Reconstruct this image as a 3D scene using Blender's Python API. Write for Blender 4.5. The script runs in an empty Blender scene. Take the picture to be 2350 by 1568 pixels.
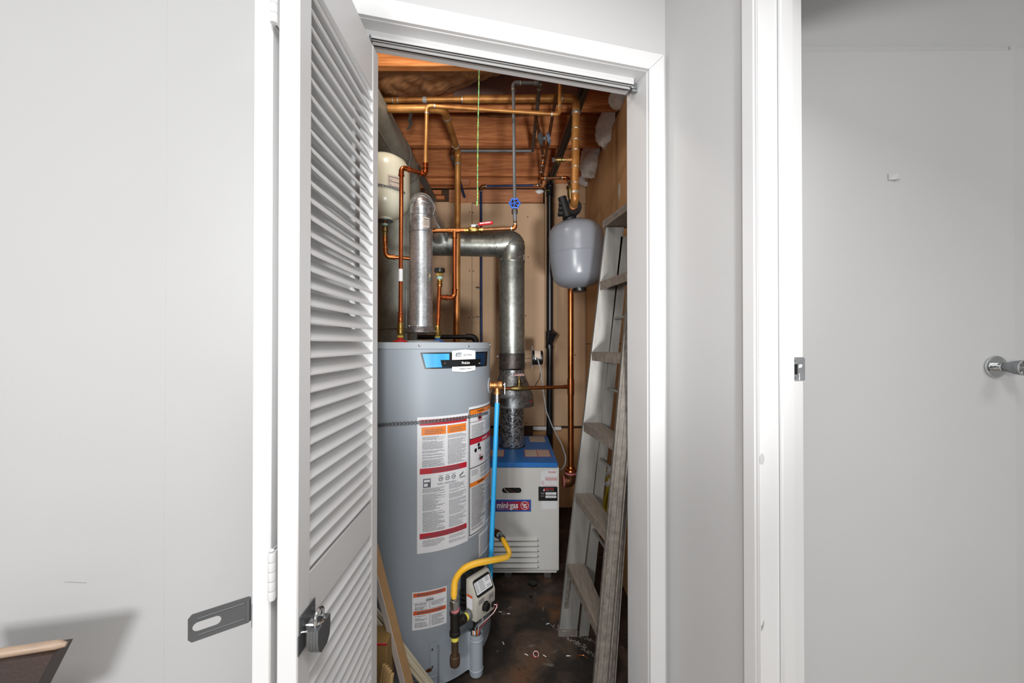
import bpy, bmesh, math, random
from mathutils import Vector, Matrix
random.seed(7)
R = math.radians
scene = bpy.context.scene
COL = scene.collection

# ------------------------------------------------------------------ camera, world, lights, exposure
CAMZ = 1.24
F = 914.0                                   # focal length in pixels of the 2350 x 1568 frame (14 mm)
PITCH = math.atan2(6.0, F)
cam_data = bpy.data.cameras.new('camera')
cam_data.sensor_width = 36.0
cam_data.lens = 36.0 * F / 2350.0
cam_data.clip_start = 0.02
camera = bpy.data.objects.new('camera', cam_data)
camera.location = (0, 0, CAMZ)
camera.rotation_euler = (math.pi / 2 + PITCH, 0, 0)
COL.objects.link(camera)
scene.camera = camera

world = bpy.data.worlds.new('room_light')
scene.world = world
world.use_nodes = True
wb = world.node_tree.nodes['Background']
wb.inputs['Color'].default_value = (1.0, 1.0, 1.0, 1)
wb.inputs['Strength'].default_value = 0.44

def area(name, loc, target, size, power, color=(1, 1, 1), sy=None):
    d = bpy.data.lights.new(name, 'AREA')
    d.energy = power
    d.color = color
    d.size = size
    if sy:
        d.shape = 'RECTANGLE'
        d.size_y = sy
    o = bpy.data.objects.new(name, d)
    o.location = loc
    o.rotation_euler = (Vector(target) - Vector(loc)).to_track_quat('-Z', 'Y').to_euler()
    COL.objects.link(o)
    return o

area('ceiling_light', (0.15, -0.55, 2.70), (0.15, -0.55, 0.0), 0.9, 36)
area('room_lamp_left', (-0.90, -2.0, 1.45), (-0.05, 2.0, 1.25), 0.50, 50)
sp_ = bpy.data.lights.new('flash_head', 'SPOT')          # flash aimed up into the closet
sp_.energy = 300
sp_.spot_size = R(35)
sp_.spot_blend = 0.85
sp_.shadow_soft_size = 0.14
spo = bpy.data.objects.new('flash_head', sp_)
spo.location = (0.34, -1.5, 0.60)
spo.rotation_euler = (Vector((-0.02, 2.0, 1.80)) - spo.location).to_track_quat('-Z', 'Y').to_euler()
COL.objects.link(spo)
area('next_room_fill', (1.75, -0.25, 2.70), (1.75, -0.25, 0.0), 0.6, 11)  # unseen fill, added to brighten the next room evenly

scene.view_settings.view_transform = 'Standard'
scene.view_settings.look = 'None'
scene.view_settings.exposure = 0.24
scene.view_settings.gamma = 1.0
scene.view_settings.use_curve_mapping = False

# ------------------------------------------------------------------ frames: camera-aligned closet, rotated front wall
def P(px, py, Y):
    """world point at depth Y that is seen at a pixel"""
    a = (px - 1175.0) / F
    b = (784.0 - py) / F
    y = math.cos(PITCH) - b * math.sin(PITCH)
    z = math.sin(PITCH) + b * math.cos(PITCH)
    t = Y / y
    return Vector((a * t, Y, CAMZ + z * t))

TH = R(14.2)
DW = 1.108                                  # camera to front wall, square to the wall
CT, ST = math.cos(TH), math.sin(TH)
def W(u, v, z):
    """front-wall frame (u along, v into the closet) to world"""
    return Vector((u * CT - (v + DW) * ST, u * ST + (v + DW) * CT, z))
WM = Matrix(((CT, -ST, 0, -DW * ST), (ST, CT, 0, DW * CT), (0, 0, 1, 0), (0, 0, 0, 1)))
def u_at(px, v):
    a = (px - 1175.0) / F
    return (v + DW) / (-a * ST + CT) * (a * CT + ST)

# ------------------------------------------------------------------ materials
def S(h):
    h = h.lstrip('#')
    c = [int(h[i:i + 2], 16) / 255 for i in (0, 2, 4)]
    return tuple(x / 12.92 if x <= .04045 else ((x + .055) / 1.055) ** 2.4 for x in c)

MATS = {}
def mat(name, col, rough=.5, metal=0.0, var=.08, scale=6.0, col2=None, stretch=(1, 1, 1), bump=0.0,
        bscale=60.0, spots=None, rvar=0.0, coat=0.0, detail=4.0, contrast=1.0):
    m = bpy.data.materials.new(name)
    m.use_nodes = True
    nt = m.node_tree
    N, L = nt.nodes, nt.links
    bs = N['Principled BSDF']
    c1 = S(col)
    c2 = S(col2) if col2 else tuple(min(1, x * (1 + 2 * var)) for x in c1)
    if not col2:
        c1 = tuple(x * (1 - var) for x in c1)
    tc = N.new('ShaderNodeTexCoord')
    mp = N.new('ShaderNodeMapping')
    mp.inputs['Scale'].default_value = stretch
    L.new(tc.outputs['Object'], mp.inputs['Vector'])
    nz = N.new('ShaderNodeTexNoise')
    nz.inputs['Scale'].default_value = scale
    nz.inputs['Detail'].default_value = detail
    L.new(mp.outputs['Vector'], nz.inputs['Vector'])
    rp = N.new('ShaderNodeValToRGB')
    w = .3 / contrast
    rp.color_ramp.elements[0].position = .5 - w
    rp.color_ramp.elements[1].position = .5 + w
    rp.color_ramp.elements[0].color = (*c1, 1)
    rp.color_ramp.elements[1].color = (*c2, 1)
    L.new(nz.outputs['Fac'], rp.inputs['Fac'])
    out = rp.outputs['Color']
    if spots:
        sc, amount, scol = spots
        n2 = N.new('ShaderNodeTexNoise')
        n2.inputs['Scale'].default_value = sc
        n2.inputs['Detail'].default_value = 3
        L.new(tc.outputs['Object'], n2.inputs['Vector'])
        r2 = N.new('ShaderNodeValToRGB')
        r2.color_ramp.elements[0].position = 1 - amount - .04
        r2.color_ramp.elements[1].position = 1 - amount + .02
        L.new(n2.outputs['Fac'], r2.inputs['Fac'])
        mx = N.new('ShaderNodeMix')
        mx.data_type = 'RGBA'
        mx.inputs['B'].default_value = (*S(scol), 1)
        L.new(r2.outputs['Color'], mx.inputs['Factor'])
        L.new(out, mx.inputs['A'])
        out = mx.outputs['Result']
    L.new(out, bs.inputs['Base Color'])
    bs.inputs['Roughness'].default_value = rough
    bs.inputs['Metallic'].default_value = metal
    if coat:
        bs.inputs['Coat Weight'].default_value = coat
        bs.inputs['Coat Roughness'].default_value = .15
    if rvar:
        mr = N.new('ShaderNodeMapRange')
        mr.inputs['To Min'].default_value = rough - rvar
        mr.inputs['To Max'].default_value = rough + rvar
        L.new(nz.outputs['Fac'], mr.inputs['Value'])
        L.new(mr.outputs['Result'], bs.inputs['Roughness'])
    if bump:
        n3 = N.new('ShaderNodeTexNoise')
        n3.inputs['Scale'].default_value = bscale
        n3.inputs['Detail'].default_value = 3
        L.new(mp.outputs['Vector'], n3.inputs['Vector'])
        bp = N.new('ShaderNodeBump')
        bp.inputs['Strength'].default_value = bump
        bp.inputs['Distance'].default_value = .004
        L.new(n3.outputs['Fac'], bp.inputs['Height'])
        L.new(bp.outputs['Normal'], bs.inputs['Normal'])
    MATS[name] = m
    return m

def wood(name, c1, c2, axis=0, rough=.65, freq=26.0):
    m = bpy.data.materials.new(name)
    m.use_nodes = True
    nt = m.node_tree
    N, L = nt.nodes, nt.links
    bs = N['Principled BSDF']
    tc = N.new('ShaderNodeTexCoord')
    mp = N.new('ShaderNodeMapping')
    st = [1, 1, 1]
    st[axis] = .06
    mp.inputs['Scale'].default_value = st
    L.new(tc.outputs['Object'], mp.inputs['Vector'])
    wv = N.new('ShaderNodeTexNoise')
    wv.inputs['Scale'].default_value = freq
    wv.inputs['Detail'].default_value = 6
    wv.inputs['Distortion'].default_value = 1.2
    L.new(mp.outputs['Vector'], wv.inputs['Vector'])
    fine = N.new('ShaderNodeTexNoise')
    fine.inputs['Scale'].default_value = freq * 7
    L.new(mp.outputs['Vector'], fine.inputs['Vector'])
    ad = N.new('ShaderNodeMix')
    ad.inputs['Factor'].default_value = .35
    L.new(wv.outputs['Fac'], ad.inputs['A'])
    L.new(fine.outputs['Fac'], ad.inputs['B'])
    rp = N.new('ShaderNodeValToRGB')
    rp.color_ramp.elements[0].position = .36
    rp.color_ramp.elements[1].position = .64
    rp.color_ramp.elements[0].color = (*S(c1), 1)
    rp.color_ramp.elements[1].color = (*S(c2), 1)
    L.new(ad.outputs['Result'], rp.inputs['Fac'])
    L.new(rp.outputs['Color'], bs.inputs['Base Color'])
    bs.inputs['Roughness'].default_value = rough
    bp = N.new('ShaderNodeBump')
    bp.inputs['Strength'].default_value = .25
    bp.inputs['Distance'].default_value = .003
    L.new(ad.outputs['Result'], bp.inputs['Height'])
    L.new(bp.outputs['Normal'], bs.inputs['Normal'])
    MATS[name] = m
    return m

def galv(name, dark, light, rough=.38, scale=70.0, metal=.85, spangle=.5):
    m = bpy.data.materials.new(name)
    m.use_nodes = True
    nt = m.node_tree
    N, L = nt.nodes, nt.links
    bs = N['Principled BSDF']
    tc = N.new('ShaderNodeTexCoord')
    vo = N.new('ShaderNodeTexVoronoi')
    vo.inputs['Scale'].default_value = scale
    L.new(tc.outputs['Object'], vo.inputs['Vector'])
    bw = N.new('ShaderNodeRGBToBW')
    L.new(vo.outputs['Color'], bw.inputs['Color'])
    nz = N.new('ShaderNodeTexNoise')
    nz.inputs['Scale'].default_value = 9
    nz.inputs['Detail'].default_value = 5
    L.new(tc.outputs['Object'], nz.inputs['Vector'])
    mx = N.new('ShaderNodeMix')
    mx.inputs['Factor'].default_value = 1 - spangle
    L.new(bw.outputs['Val'], mx.inputs['A'])
    L.new(nz.outputs['Fac'], mx.inputs['B'])
    rp = N.new('ShaderNodeValToRGB')
    rp.color_ramp.elements[0].position = .3
    rp.color_ramp.elements[1].position = .7
    rp.color_ramp.elements[0].color = (*S(dark), 1)
    rp.color_ramp.elements[1].color = (*S(light), 1)
    L.new(mx.outputs['Result'], rp.inputs['Fac'])
    L.new(rp.outputs['Color'], bs.inputs['Base Color'])
    bs.inputs['Roughness'].default_value = rough
    bs.inputs['Metallic'].default_value = metal
    MATS[name] = m
    return m

def concrete(name):
    m = bpy.data.materials.new(name)
    m.use_nodes = True
    nt = m.node_tree
    N, L = nt.nodes, nt.links
    bs = N['Principled BSDF']
    tc = N.new('ShaderNodeTexCoord')
    cur = None
    def layer(scale, p0, p1, a, b, detail=6, dist=.6):
        nonlocal cur
        n = N.new('ShaderNodeTexNoise')
        n.inputs['Scale'].default_value = scale
        n.inputs['Detail'].default_value = detail
        n.inputs['Distortion'].default_value = dist
        L.new(tc.outputs['Object'], n.inputs['Vector'])
        r = N.new('ShaderNodeValToRGB')
        r.color_ramp.elements[0].position = p0
        r.color_ramp.elements[1].position = p1
        L.new(n.outputs['Fac'], r.inputs['Fac'])
        mx = N.new('ShaderNodeMix')
        mx.data_type = 'RGBA'
        L.new(r.outputs['Color'], mx.inputs['Factor'])
        if cur is None:
            mx.inputs['A'].default_value = (*S(a), 1)
        else:
            L.new(cur, mx.inputs['A'])
        mx.inputs['B'].default_value = (*S(b), 1)
        cur = mx.outputs['Result']
        return n
    layer(5, .42, .66, '201a16', '564437')
    layer(3.1, .54, .70, None, '74481f')
    layer(11, .52, .66, None, '2c2622')
    layer(17, .64, .80, None, '7d776f', 8)
    n = layer(60, .62, .80, None, '1b1815', 8)
    L.new(cur, bs.inputs['Base Color'])
    bs.inputs['Roughness'].default_value = .62
    bp = N.new('ShaderNodeBump')
    bp.inputs['Strength'].default_value = .5
    bp.inputs['Distance'].default_value = .004
    L.new(n.outputs['Fac'], bp.inputs['Height'])
    L.new(bp.outputs['Normal'], bs.inputs['Normal'])
    MATS[name] = m
    return m

mat('wall_paint', 'b6b6b6', .55, var=.015, scale=2.2, bump=.05, bscale=180)
mat('trim_paint', 'cdcdcd', .35, var=.015, scale=3, bump=.03, bscale=90)
mat('jamb_paint', 'c8c8c8', .4, var=.03, scale=5, bump=.05, bscale=90)
mat('door_paint', 'd2d2d2', .42, var=.015, scale=2, bump=.04, bscale=120)
mat('far_paint', 'bababa', .45, var=.02, scale=2, bump=.04, bscale=120)
mat('louver_paint', 'd6d6d6', .38, var=.02, scale=4)
mat('smudge', '8f8f8f', .6)
mat('faint_mark', 'b4b4b4', .6)
mat('dark_mark', '3a3a3a', .7)
mat('room_floor', '9a8f84', .5, var=.1)
mat('drywall_paper', 'c9a988', .8, var=.05, scale=2.5, bump=.05, bscale=70)
mat('board_paper', 'b98f63', .75, var=.1, scale=3, stretch=(1, .25, 1.6))
mat('torn_white', 'c9c4ba', .9)
mat('crust_grey', '8d8880', .95, var=.2, scale=60)
mat('seam_dark', '3a2a1d', .9)
mat('stud_dark', '4a3526', .9, var=.2)
wood('joist_wood', 'a05a31', 'd98f58')
wood('joist_light', 'a5612f', 'd9975a')
wood('plate_wood', '9a5c3c', 'c98c62', freq=18)
wood('dark_wood', '2e2019', '5a4030')
mat('vapour_sheet', '7d5639', .24, var=.25, scale=9, col2='b3835c')
mat('sheet_grey', '86655a', .35, var=.2, col2='a5837a')
mat('fibreglass', 'f2f4f5', .95, var=.12, scale=40, bump=.9, bscale=90)
concrete('slab')
galv('galv_new', 'a9acae', 'dcdee0', .30, 130, .85, .3)
galv('galv_old', '7b7e78', 'aeb0aa', .38, 60, .8, .25)
galv('galv_duct', '84877f', 'a3a69d', .5, 40, .3, .2)
galv('galv_spangle', '54575c', 'c3c7cc', .36, 120, .75, .75)
galv('galv_dark', '4a4644', '7a7571', .42, 50, .75, .3)
galv('hood_metal', '6d7073', 'a5a7a9', .38, 110, .8, .55)
galv('galv_mottled', '94979a', 'd0d2d4', .30, 110, .85, .45)
mat('copper_new', 'b8643a', .26, 1.0, var=.12, scale=30)
mat('copper_mid', 'a8683c', .33, 1.0, var=.2, scale=25)
mat('copper_aged', '7d4a1c', .42, .4, col2='bd8748', scale=17, stretch=(1, 1, .6), rvar=.1, contrast=1.2)
mat('copper_dull', '5b3d27', .45, .8, col2='8d6242', scale=30)
mat('copper_brown', '4a2f1e', .5, .7, col2='7a4a2c', scale=22)
mat('solder', 'b9b6ae', .4, .8)
mat('brass', 'a98a4c', .3, 1.0, var=.15, scale=30)
mat('brass_dull', '7c6a42', .4, .9, var=.2, scale=30)
mat('bronze', 'b57f4f', .36, .9, var=.12, scale=30)
mat('steel', 'a6abad', .28, 1.0, var=.08)
mat('chrome', 'd7d9da', .1, 1.0, var=.02)
mat('steel_dark', '626466', .38, .5, var=.15)
mat('steel_mid', '77797b', .45, .2, var=.2, scale=60)
mat('pipe_grey', '636567', .45, .3, var=.1, scale=20)
mat('iron_black', '201d1b', .5, .5, var=.3, scale=30)
mat('iron_rust', '3b2c22', .6, .5, col2='5d4634', scale=30)
mat('abs_black', '14161a', .32, var=.2)
mat('rubber_black', '101113', .5, var=.2)
mat('blue_pipe', '131b30', .5, .2, col2='24407a', scale=30)
mat('heater_grey', '8d959d', .48, .05, var=.02, scale=3)
mat('heater_light', '9aa1a7', .42, .05, var=.02, scale=3)
mat('tank_grey', '7b7f86', .27, var=.02, scale=4)
mat('tank_cream', 'cfccb8', .25, var=.02, scale=4)
mat('label_white', 'd6d7da', .45, var=.01)
mat('print_dark', '55585e', .6)
mat('print_black', '121212', .5)
mat('label_orange', 'dd7a26', .45, var=.02)
mat('label_rust', 'c9552a', .45, var=.02)
mat('label_red', 'b01c2e', .45, var=.02)
mat('badge_black', '0f1012', .3)
mat('badge_blue', '2f8fc9', .35, col2='4aaee0', scale=8, stretch=(6, 1, .2))
mat('badge_navy', '0c2b45', .35)
mat('badge_white', 'e6e6e4', .35)
mat('ring_red', 'b52427', .5)
mat('ring_blue', '2a5f9e', .5)
mat('tape_yellow', 'cfc24a', .7, var=.15, scale=40)
mat('tape_teal', '8fb0a8', .7, var=.1)
mat('tape_pink', 'b3686c', .7, var=.15, scale=40)
mat('boiler_beige', 'c8c7c3', .5, var=.03, scale=5, spots=(190, .27, 'a09d96'))
mat('boiler_blue', '1d6ab4', .38, var=.06, scale=5)
mat('sticker_beige', 'b9a99a', .6, var=.03)
mat('sign_blue', '0f4e9c', .4)
mat('sign_purple', '3b2a6e', .4)
mat('sign_red', 'a81430', .4)
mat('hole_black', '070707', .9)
mat('pex_blue', '2fa3de', .35, var=.03)
mat('flex_yellow', 'e9b52c', .4, var=.03)
mat('valve_beige', 'aba79d', .45, var=.02)
mat('plastic_black', '131313', .35, var=.1)
mat('handle_red', 'c62a30', .35)
mat('handle_blue', '1f57b5', .35, var=.15, scale=60)
mat('wheel_grey', '6f8196', .45, .3, var=.25, scale=50)
mat('wheel_worn', 'c9c3bd', .5, col2='a8272f', scale=90, contrast=4)
mat('aluminium', '76746f', .48, .5, col2='a09e9a', scale=9, stretch=(3, 3, .6), rvar=.08)
mat('aluminium_worn', '5d5751', .58, .4, col2='8a837b', scale=26, stretch=(2, 2, 2), rvar=.1)
mat('tread_worn', '6d645a', .62, .3, col2='9b9085', scale=30, stretch=(12, .6, 2))
mat('wire_grey', '8b8d8f', .5)
mat('wire_white', 'd5d2cc', .5)
mat('wire_red', 'b22f3c', .5)
mat('wire_orange', 'c8632a', .5)
mat('rope_green', '2aa583', .7, col2='b9d05a', scale=170, contrast=3)
mat('mdf_brown', '94744f', .75, var=.06, scale=40)
mat('mdf_white', 'd8d2cd', .5, var=.02)
mat('moulding', 'b3a993', .55, var=.05)
mat('pine_strip', 'b99b6a', .7, col2='8d6f44', scale=30, stretch=(1, 1, .15))
mat('box_brown', '7d6236', .8, var=.1)
mat('bag_yellow', 'b5a51d', .5, var=.2, scale=30)
mat('leather_dark', '2c2a29', .45, col2='42302a', scale=4, bump=.2, bscale=160)
mat('tan_rim', 'b99f88', .45, col2='8d7868', scale=30, stretch=(.2, 1, 1))
mat('paper_white', 'dedede', .6)

# ------------------------------------------------------------------ mesh builder
def fillet(pts, rad, seg=6):
    pts = [Vector(p) for p in pts]
    out = [pts[0]]
    for i in range(1, len(pts) - 1):
        a, b, c = pts[i - 1], pts[i], pts[i + 1]
        d1, d2 = (a - b), (c - b)
        l1, l2 = d1.length, d2.length
        d1.normalize(); d2.normalize()
        ang = d1.angle(d2, math.pi)
        if ang > math.pi - .05:
            out.append(b)
            continue
        t = min(rad / math.tan(ang / 2), l1 * .48, l2 * .48)
        p, q = b + d1 * t, b + d2 * t
        for k in range(seg + 1):
            s = k / seg
            out.append((1 - s) ** 2 * p + 2 * s * (1 - s) * (b * .72 + (p + q) * .14) + s ** 2 * q)
    out.append(pts[-1])
    return out

def frame(d):
    d = Vector(d).normalized()
    up = Vector((0, 0, 1)) if abs(d.z) < .9 else Vector((1, 0, 0))
    x = up.cross(d).normalized()
    return x, d.cross(x), d

class MB:
    def __init__(s):
        s.v, s.f, s.m = [], [], []
        s.M = None
        s.flat = set()
    def add(s, vs, fs, mi=0):
        o = len(s.v)
        for p in vs:
            p = Vector(p)
            s.v.append(s.M @ p if s.M else p)
        for f in fs:
            s.f.append(tuple(o + i for i in f))
            s.m.append(mi)
        return s
    def box(s, lo, hi, mi=0, bev=0.0, M=None):
        lo = [min(a, b) for a, b in zip(lo, hi)] if True else lo
        lo2, hi2 = lo, hi
        hi2 = [max(a, b) for a, b in zip(lo2, hi)]
        x0, y0, z0 = lo2
        x1, y1, z1 = hi2
        if bev:
            bm = bmesh.new()
            bmesh.ops.create_cube(bm, size=1)
            for v in bm.verts:
                v.co = Vector((x0 + (v.co.x + .5) * (x1 - x0), y0 + (v.co.y + .5) * (y1 - y0), z0 + (v.co.z + .5) * (z1 - z0)))
            bmesh.ops.bevel(bm, geom=bm.edges[:], offset=bev, segments=1, affect='EDGES', profile=.5)
            bm.verts.index_update()
            vs = [M @ v.co if M else v.co.copy() for v in bm.verts]
            fs = [[v.index for v in f.verts] for f in bm.faces]
            bm.free()
            return s.add(vs, fs, mi)
        vs = [Vector((x, y, z)) for z in (z0, z1) for y in (y0, y1) for x in (x0, x1)]
        if M:
            vs = [M @ v for v in vs]
        return s.add(vs, [(0, 2, 3, 1), (4, 5, 7, 6), (0, 1, 5, 4), (2, 6, 7, 3), (0, 4, 6, 2), (1, 3, 7, 5)], mi)
    def lathe(s, prof, o, axis=(0, 0, 1), n=20, mi=0, cap=True, arc=None):
        x, y, d = frame(axis)
        o = Vector(o)
        vs, fs = [], []
        for r, h in prof:
            for k in range(n):
                a = 2 * math.pi * k / n
                vs.append(o + d * h + (x * math.cos(a) + y * math.sin(a)) * r)
        for i in range(len(prof) - 1):
            for k in range(n):
                k2 = (k + 1) % n
                fs.append((i * n + k, i * n + k2, (i + 1) * n + k2, (i + 1) * n + k))
        if cap:
            fs.append(tuple(range(n - 1, -1, -1)))
            fs.append(tuple((len(prof) - 1) * n + k for k in range(n)))
        return s.add(vs, fs, mi)
    def cyl(s, a, b, r, r2=None, n=16, mi=0, cap=True):
        a, b = Vector(a), Vector(b)
        return s.lathe([(r, 0), (r if r2 is None else r2, (b - a).length)], a, b - a, n, mi, cap)
    def tube(s, pts, r, n=12, mi=0, cap=True, rf=None):
        pts = [Vector(p) for p in pts]
        vs, fs = [], []
        x = None
        for i, p in enumerate(pts):
            d = (pts[min(i + 1, len(pts) - 1)] - pts[max(i - 1, 0)]).normalized()
            if x is None:
                x, y, _ = frame(d)
            else:
                x = (x - d * x.dot(d)).normalized()
                y = d.cross(x)
            rr = rf(i) if rf else r
            for k in range(n):
                a = 2 * math.pi * k / n
                vs.append(p + (x * math.cos(a) + y * math.sin(a)) * rr)
        for i in range(len(pts) - 1):
            for k in range(n):
                k2 = (k + 1) % n
                fs.append((i * n + k, i * n + k2, (i + 1) * n + k2, (i + 1) * n + k))
        if cap:
            fs.append(tuple(range(n - 1, -1, -1)))
            fs.append(tuple((len(pts) - 1) * n + k for k in range(n)))
        return s.add(vs, fs, mi)
    def torus(s, c, axis, Rr, r, n=20, k=6, mi=0, a0=0, a1=2 * math.pi):
        x, y, d = frame(axis)
        c = Vector(c)
        closed = abs(a1 - a0 - 2 * math.pi) < 1e-4
        m = n if closed else n + 1
        vs, fs = [], []
        for i in range(m):
            a = a0 + (a1 - a0) * i / n
            e = x * math.cos(a) + y * math.sin(a)
            for j in range(k):
                b = 2 * math.pi * j / k
                vs.append(c + e * (Rr + r * math.cos(b)) + d * r * math.sin(b))
        for i in range(n):
            i2 = (i + 1) % m
            for j in range(k):
                j2 = (j + 1) % k
                fs.append((i * k + j, i2 * k + j, i2 * k + j2, i * k + j2))
        return s.add(vs, fs, mi)
    def prism(s, poly, o, ux, uy, depth, mi=0):
        """poly in the plane (ux, uy) at o, extruded by the vector depth"""
        o, ux, uy, depth = Vector(o), Vector(ux), Vector(uy), Vector(depth)
        n = len(poly)
        vs = [o + ux * a + uy * b for a, b in poly]
        vs += [v + depth for v in vs]
        fs = [tuple(range(n - 1, -1, -1)), tuple(range(n, 2 * n))]
        fs += [(i, (i + 1) % n, n + (i + 1) % n, n + i) for i in range(n)]
        return s.add(vs, fs, mi)
    def grid(s, fn, nu, nv, mi=0):
        vs = [fn(i / nu, j / nv) for j in range(nv + 1) for i in range(nu + 1)]
        fs = [(j * (nu + 1) + i, j * (nu + 1) + i + 1, (j + 1) * (nu + 1) + i + 1, (j + 1) * (nu + 1) + i)
              for j in range(nv) for i in range(nu)]
        return s.add(vs, fs, mi)
    def mesh(s, name, mats):
        me = bpy.data.meshes.new(name)
        me.from_pydata([tuple(v) for v in s.v], [], s.f)
        if not isinstance(mats, (list, tuple)):
            mats = [mats]
        for q in mats:
            me.materials.append(MATS[q])
        if len(mats) > 1:
            me.polygons.foreach_set('material_index', s.m)
        me.polygons.foreach_set('use_smooth', [i not in s.flat for i in range(len(me.polygons))])
        me.set_sharp_from_angle(angle=R(38))
        me.update()
        return me
    def build(s, name, mats, parent=None, label=None):
        o = bpy.data.objects.new(name, s.mesh(name, mats))
        COL.objects.link(o)
        if parent is not None:
            attach(o, parent)
        if label:
            o['label'] = label
        return o

WORLD = {}
def attach(o, parent):
    o.parent = parent
    o.matrix_parent_inverse = WORLD.get(parent.name, Matrix()).inverted()

def thing(name, label, cat, loc=(0, 0, 0), group=None):
    o = bpy.data.objects.new(name, None)
    o.empty_display_size = .05
    COL.objects.link(o)
    o.location = loc
    WORLD[o.name] = Matrix.Translation(Vector(loc))
    o['label'] = label
    o['category'] = cat
    if group:
        o['group'] = group
    return o
def tag(o, label, cat, group=None):
    o['label'] = label
    o['category'] = cat
    if group:
        o['group'] = group
    return o
def structure(name, loc=(0, 0, 0), label=None):
    o = bpy.data.objects.new(name, None)
    o.empty_display_size = .05
    COL.objects.link(o)
    o.location = loc
    WORLD[o.name] = Matrix.Translation(Vector(loc))
    o['kind'] = 'structure'
    if label:
        o['label'] = label
    return o
def st(o, label=None):
    o['kind'] = 'structure'
    if label:
        o['label'] = label
    return o

_txt = {}
def text_geo(string, bold=False):
    key = (string, bold)
    if key not in _txt:
        cu = bpy.data.curves.new('lettering', 'FONT')
        cu.body = string
        cu.align_x = 'CENTER'
        cu.align_y = 'CENTER'
        cu.resolution_u = 3
        if bold:
            cu.offset = .022
        ob = bpy.data.objects.new('lettering', cu)
        COL.objects.link(ob)
        me = ob.to_mesh()
        vs = [(v.co.x, v.co.y) for v in me.vertices]
        fs = [tuple(p.vertices) for p in me.polygons]
        ob.to_mesh_clear()
        bpy.data.objects.remove(ob)
        bpy.data.curves.remove(cu)
        _txt[key] = (vs, fs)
    return _txt[key]
def put_text(mb, string, fn, size, sx=1.0, bold=False, mi=0, slant=0.0, width=None):
    vs, fs = text_geo(string, bold)
    if width:
        w = max(v[0] for v in vs) - min(v[0] for v in vs)
        sx = width / (w * size)
    mb.add([fn((x + slant * y) * size * sx, y * size) for x, y in vs], fs, mi)

# pipe with separate fittings at its bends
def pipe(parent, pts, r, m, bend=None, name='pipe', fm=None, fr=1.14, collar='solder', fit=True, n=14, bead=False, label=None):
    pts = [Vector(p) for p in pts]
    bend = bend or r * 2.1
    o = MB().tube(fillet(pts, bend), r, n).build(name, m, parent, label)
    if fit:
        for i in range(1, len(pts) - 1):
            a, b, c = pts[i - 1], pts[i], pts[i + 1]
            d1, d2 = (a - b), (c - b)
            l1, l2 = d1.length, d2.length
            if d1.angle(d2, math.pi) > math.pi - .08:
                continue
            d1.normalize(); d2.normalize()
            t = min(bend * 1.0 + r * 2.2, l1 * .49, l2 * .49)
            e = MB().tube(fillet([b + d1 * t, b, b + d2 * t], bend), r * fr, n)
            e.cyl(b + d1 * (t - r * .35), b + d1 * (t + r * .25), r * (fr + (.22 if bead else .05)), n=n, mi=0 if bead else 1)
            e.cyl(b + d2 * (t - r * .35), b + d2 * (t + r * .25), r * (fr + (.22 if bead else .05)), n=n, mi=0 if bead else 1)
            e.build('elbow', [fm or m, collar], parent)
    return o
def coupling(parent, a, b, r, m, collar='solder', name='coupling', bead=False, n=14):
    a, b = Vector(a), Vector(b)
    d = (b - a).normalized()
    q = MB().cyl(a, b, r, n=n)
    k = r * .3
    q.cyl(a, a + d * k, r * (1.14 if bead else 1.04), n=n, mi=0 if bead else 1)
    q.cyl(b - d * k, b, r * (1.14 if bead else 1.04), n=n, mi=0 if bead else 1)
    return q.build(name, [m, collar], parent)
# ================================================================== STRUCTURE
CEIL = 2.75
UL, UR, ZH = -0.185, 0.717, 2.098            # closet opening in the front wall
VB = 0.116                                   # wall thickness
US = 0.785                                   # side wall face (u)
USB = u_at(1843, -0.357)                     # far face of side wall

st(MB().box((-3.0, -3.2, -.05), (3.2, 3.4, -.0001)).build('floor_slab', 'slab'), 'dark stained concrete floor of the closet').name = 'floor'
hall = MB()
hall.M = WM
hall.prism([(-2.6, -2.4), (2.4, -2.4), (2.4, -.0), (-2.6, -.0)], (0, 0, 0), (1, 0, 0), (0, 1, 0), (0, 0, .004))
st(hall.build('floor_hall', 'room_floor'))

w = MB()
w.M = WM
w.box((-2.6, 0, 0), (UL - .018, VB, CEIL))
w.box((UR + .018, 0, 0), (USB, VB, CEIL))
w.box((UL - .018, 0, ZH + .018), (UR + .018, VB, CEIL))
wall_front = st(w.build('wall_front', 'wall_paint'), 'light grey painted wall around the closet opening')
# slightly proud wallboard left of the closet, its joint shows as a faint vertical line
w = MB()
w.M = WM
w.box((u_at(380, 0), -.0016, 0), (UL - .07, .001, CEIL), bev=.0006)
w.build('wallboard', 'wall_paint', wall_front)

w = MB()
w.M = WM
w.box((US, -.339, 0), (USB, 0, CEIL))
w.box((US, -1.97, 2.14), (USB, -.339, CEIL))
w.box((US, -2.4, 0), (USB, -1.97, CEIL))
wall_side = st(w.build('wall_right', 'wall_paint'), 'light grey side wall with the open doorway')

# beyond the doorway
YF = 1.222
st(MB().box((.62, YF, 0), (2.6, YF + .1, CEIL)).build('wall_far', 'far_paint'), 'grey wall seen through the doorway')

MB().box((.62, -1.6, CEIL), (2.65, YF + .1, CEIL + .04)).build('ceiling_far', 'far_paint')['kind'] = 'structure'  # unseen ceiling and side wall, added to dim the next room
MB().box((2.6, -1.6, 0), (2.65, YF + .1, CEIL)).build('wall_far_side', 'far_paint')['kind'] = 'structure'
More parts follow.
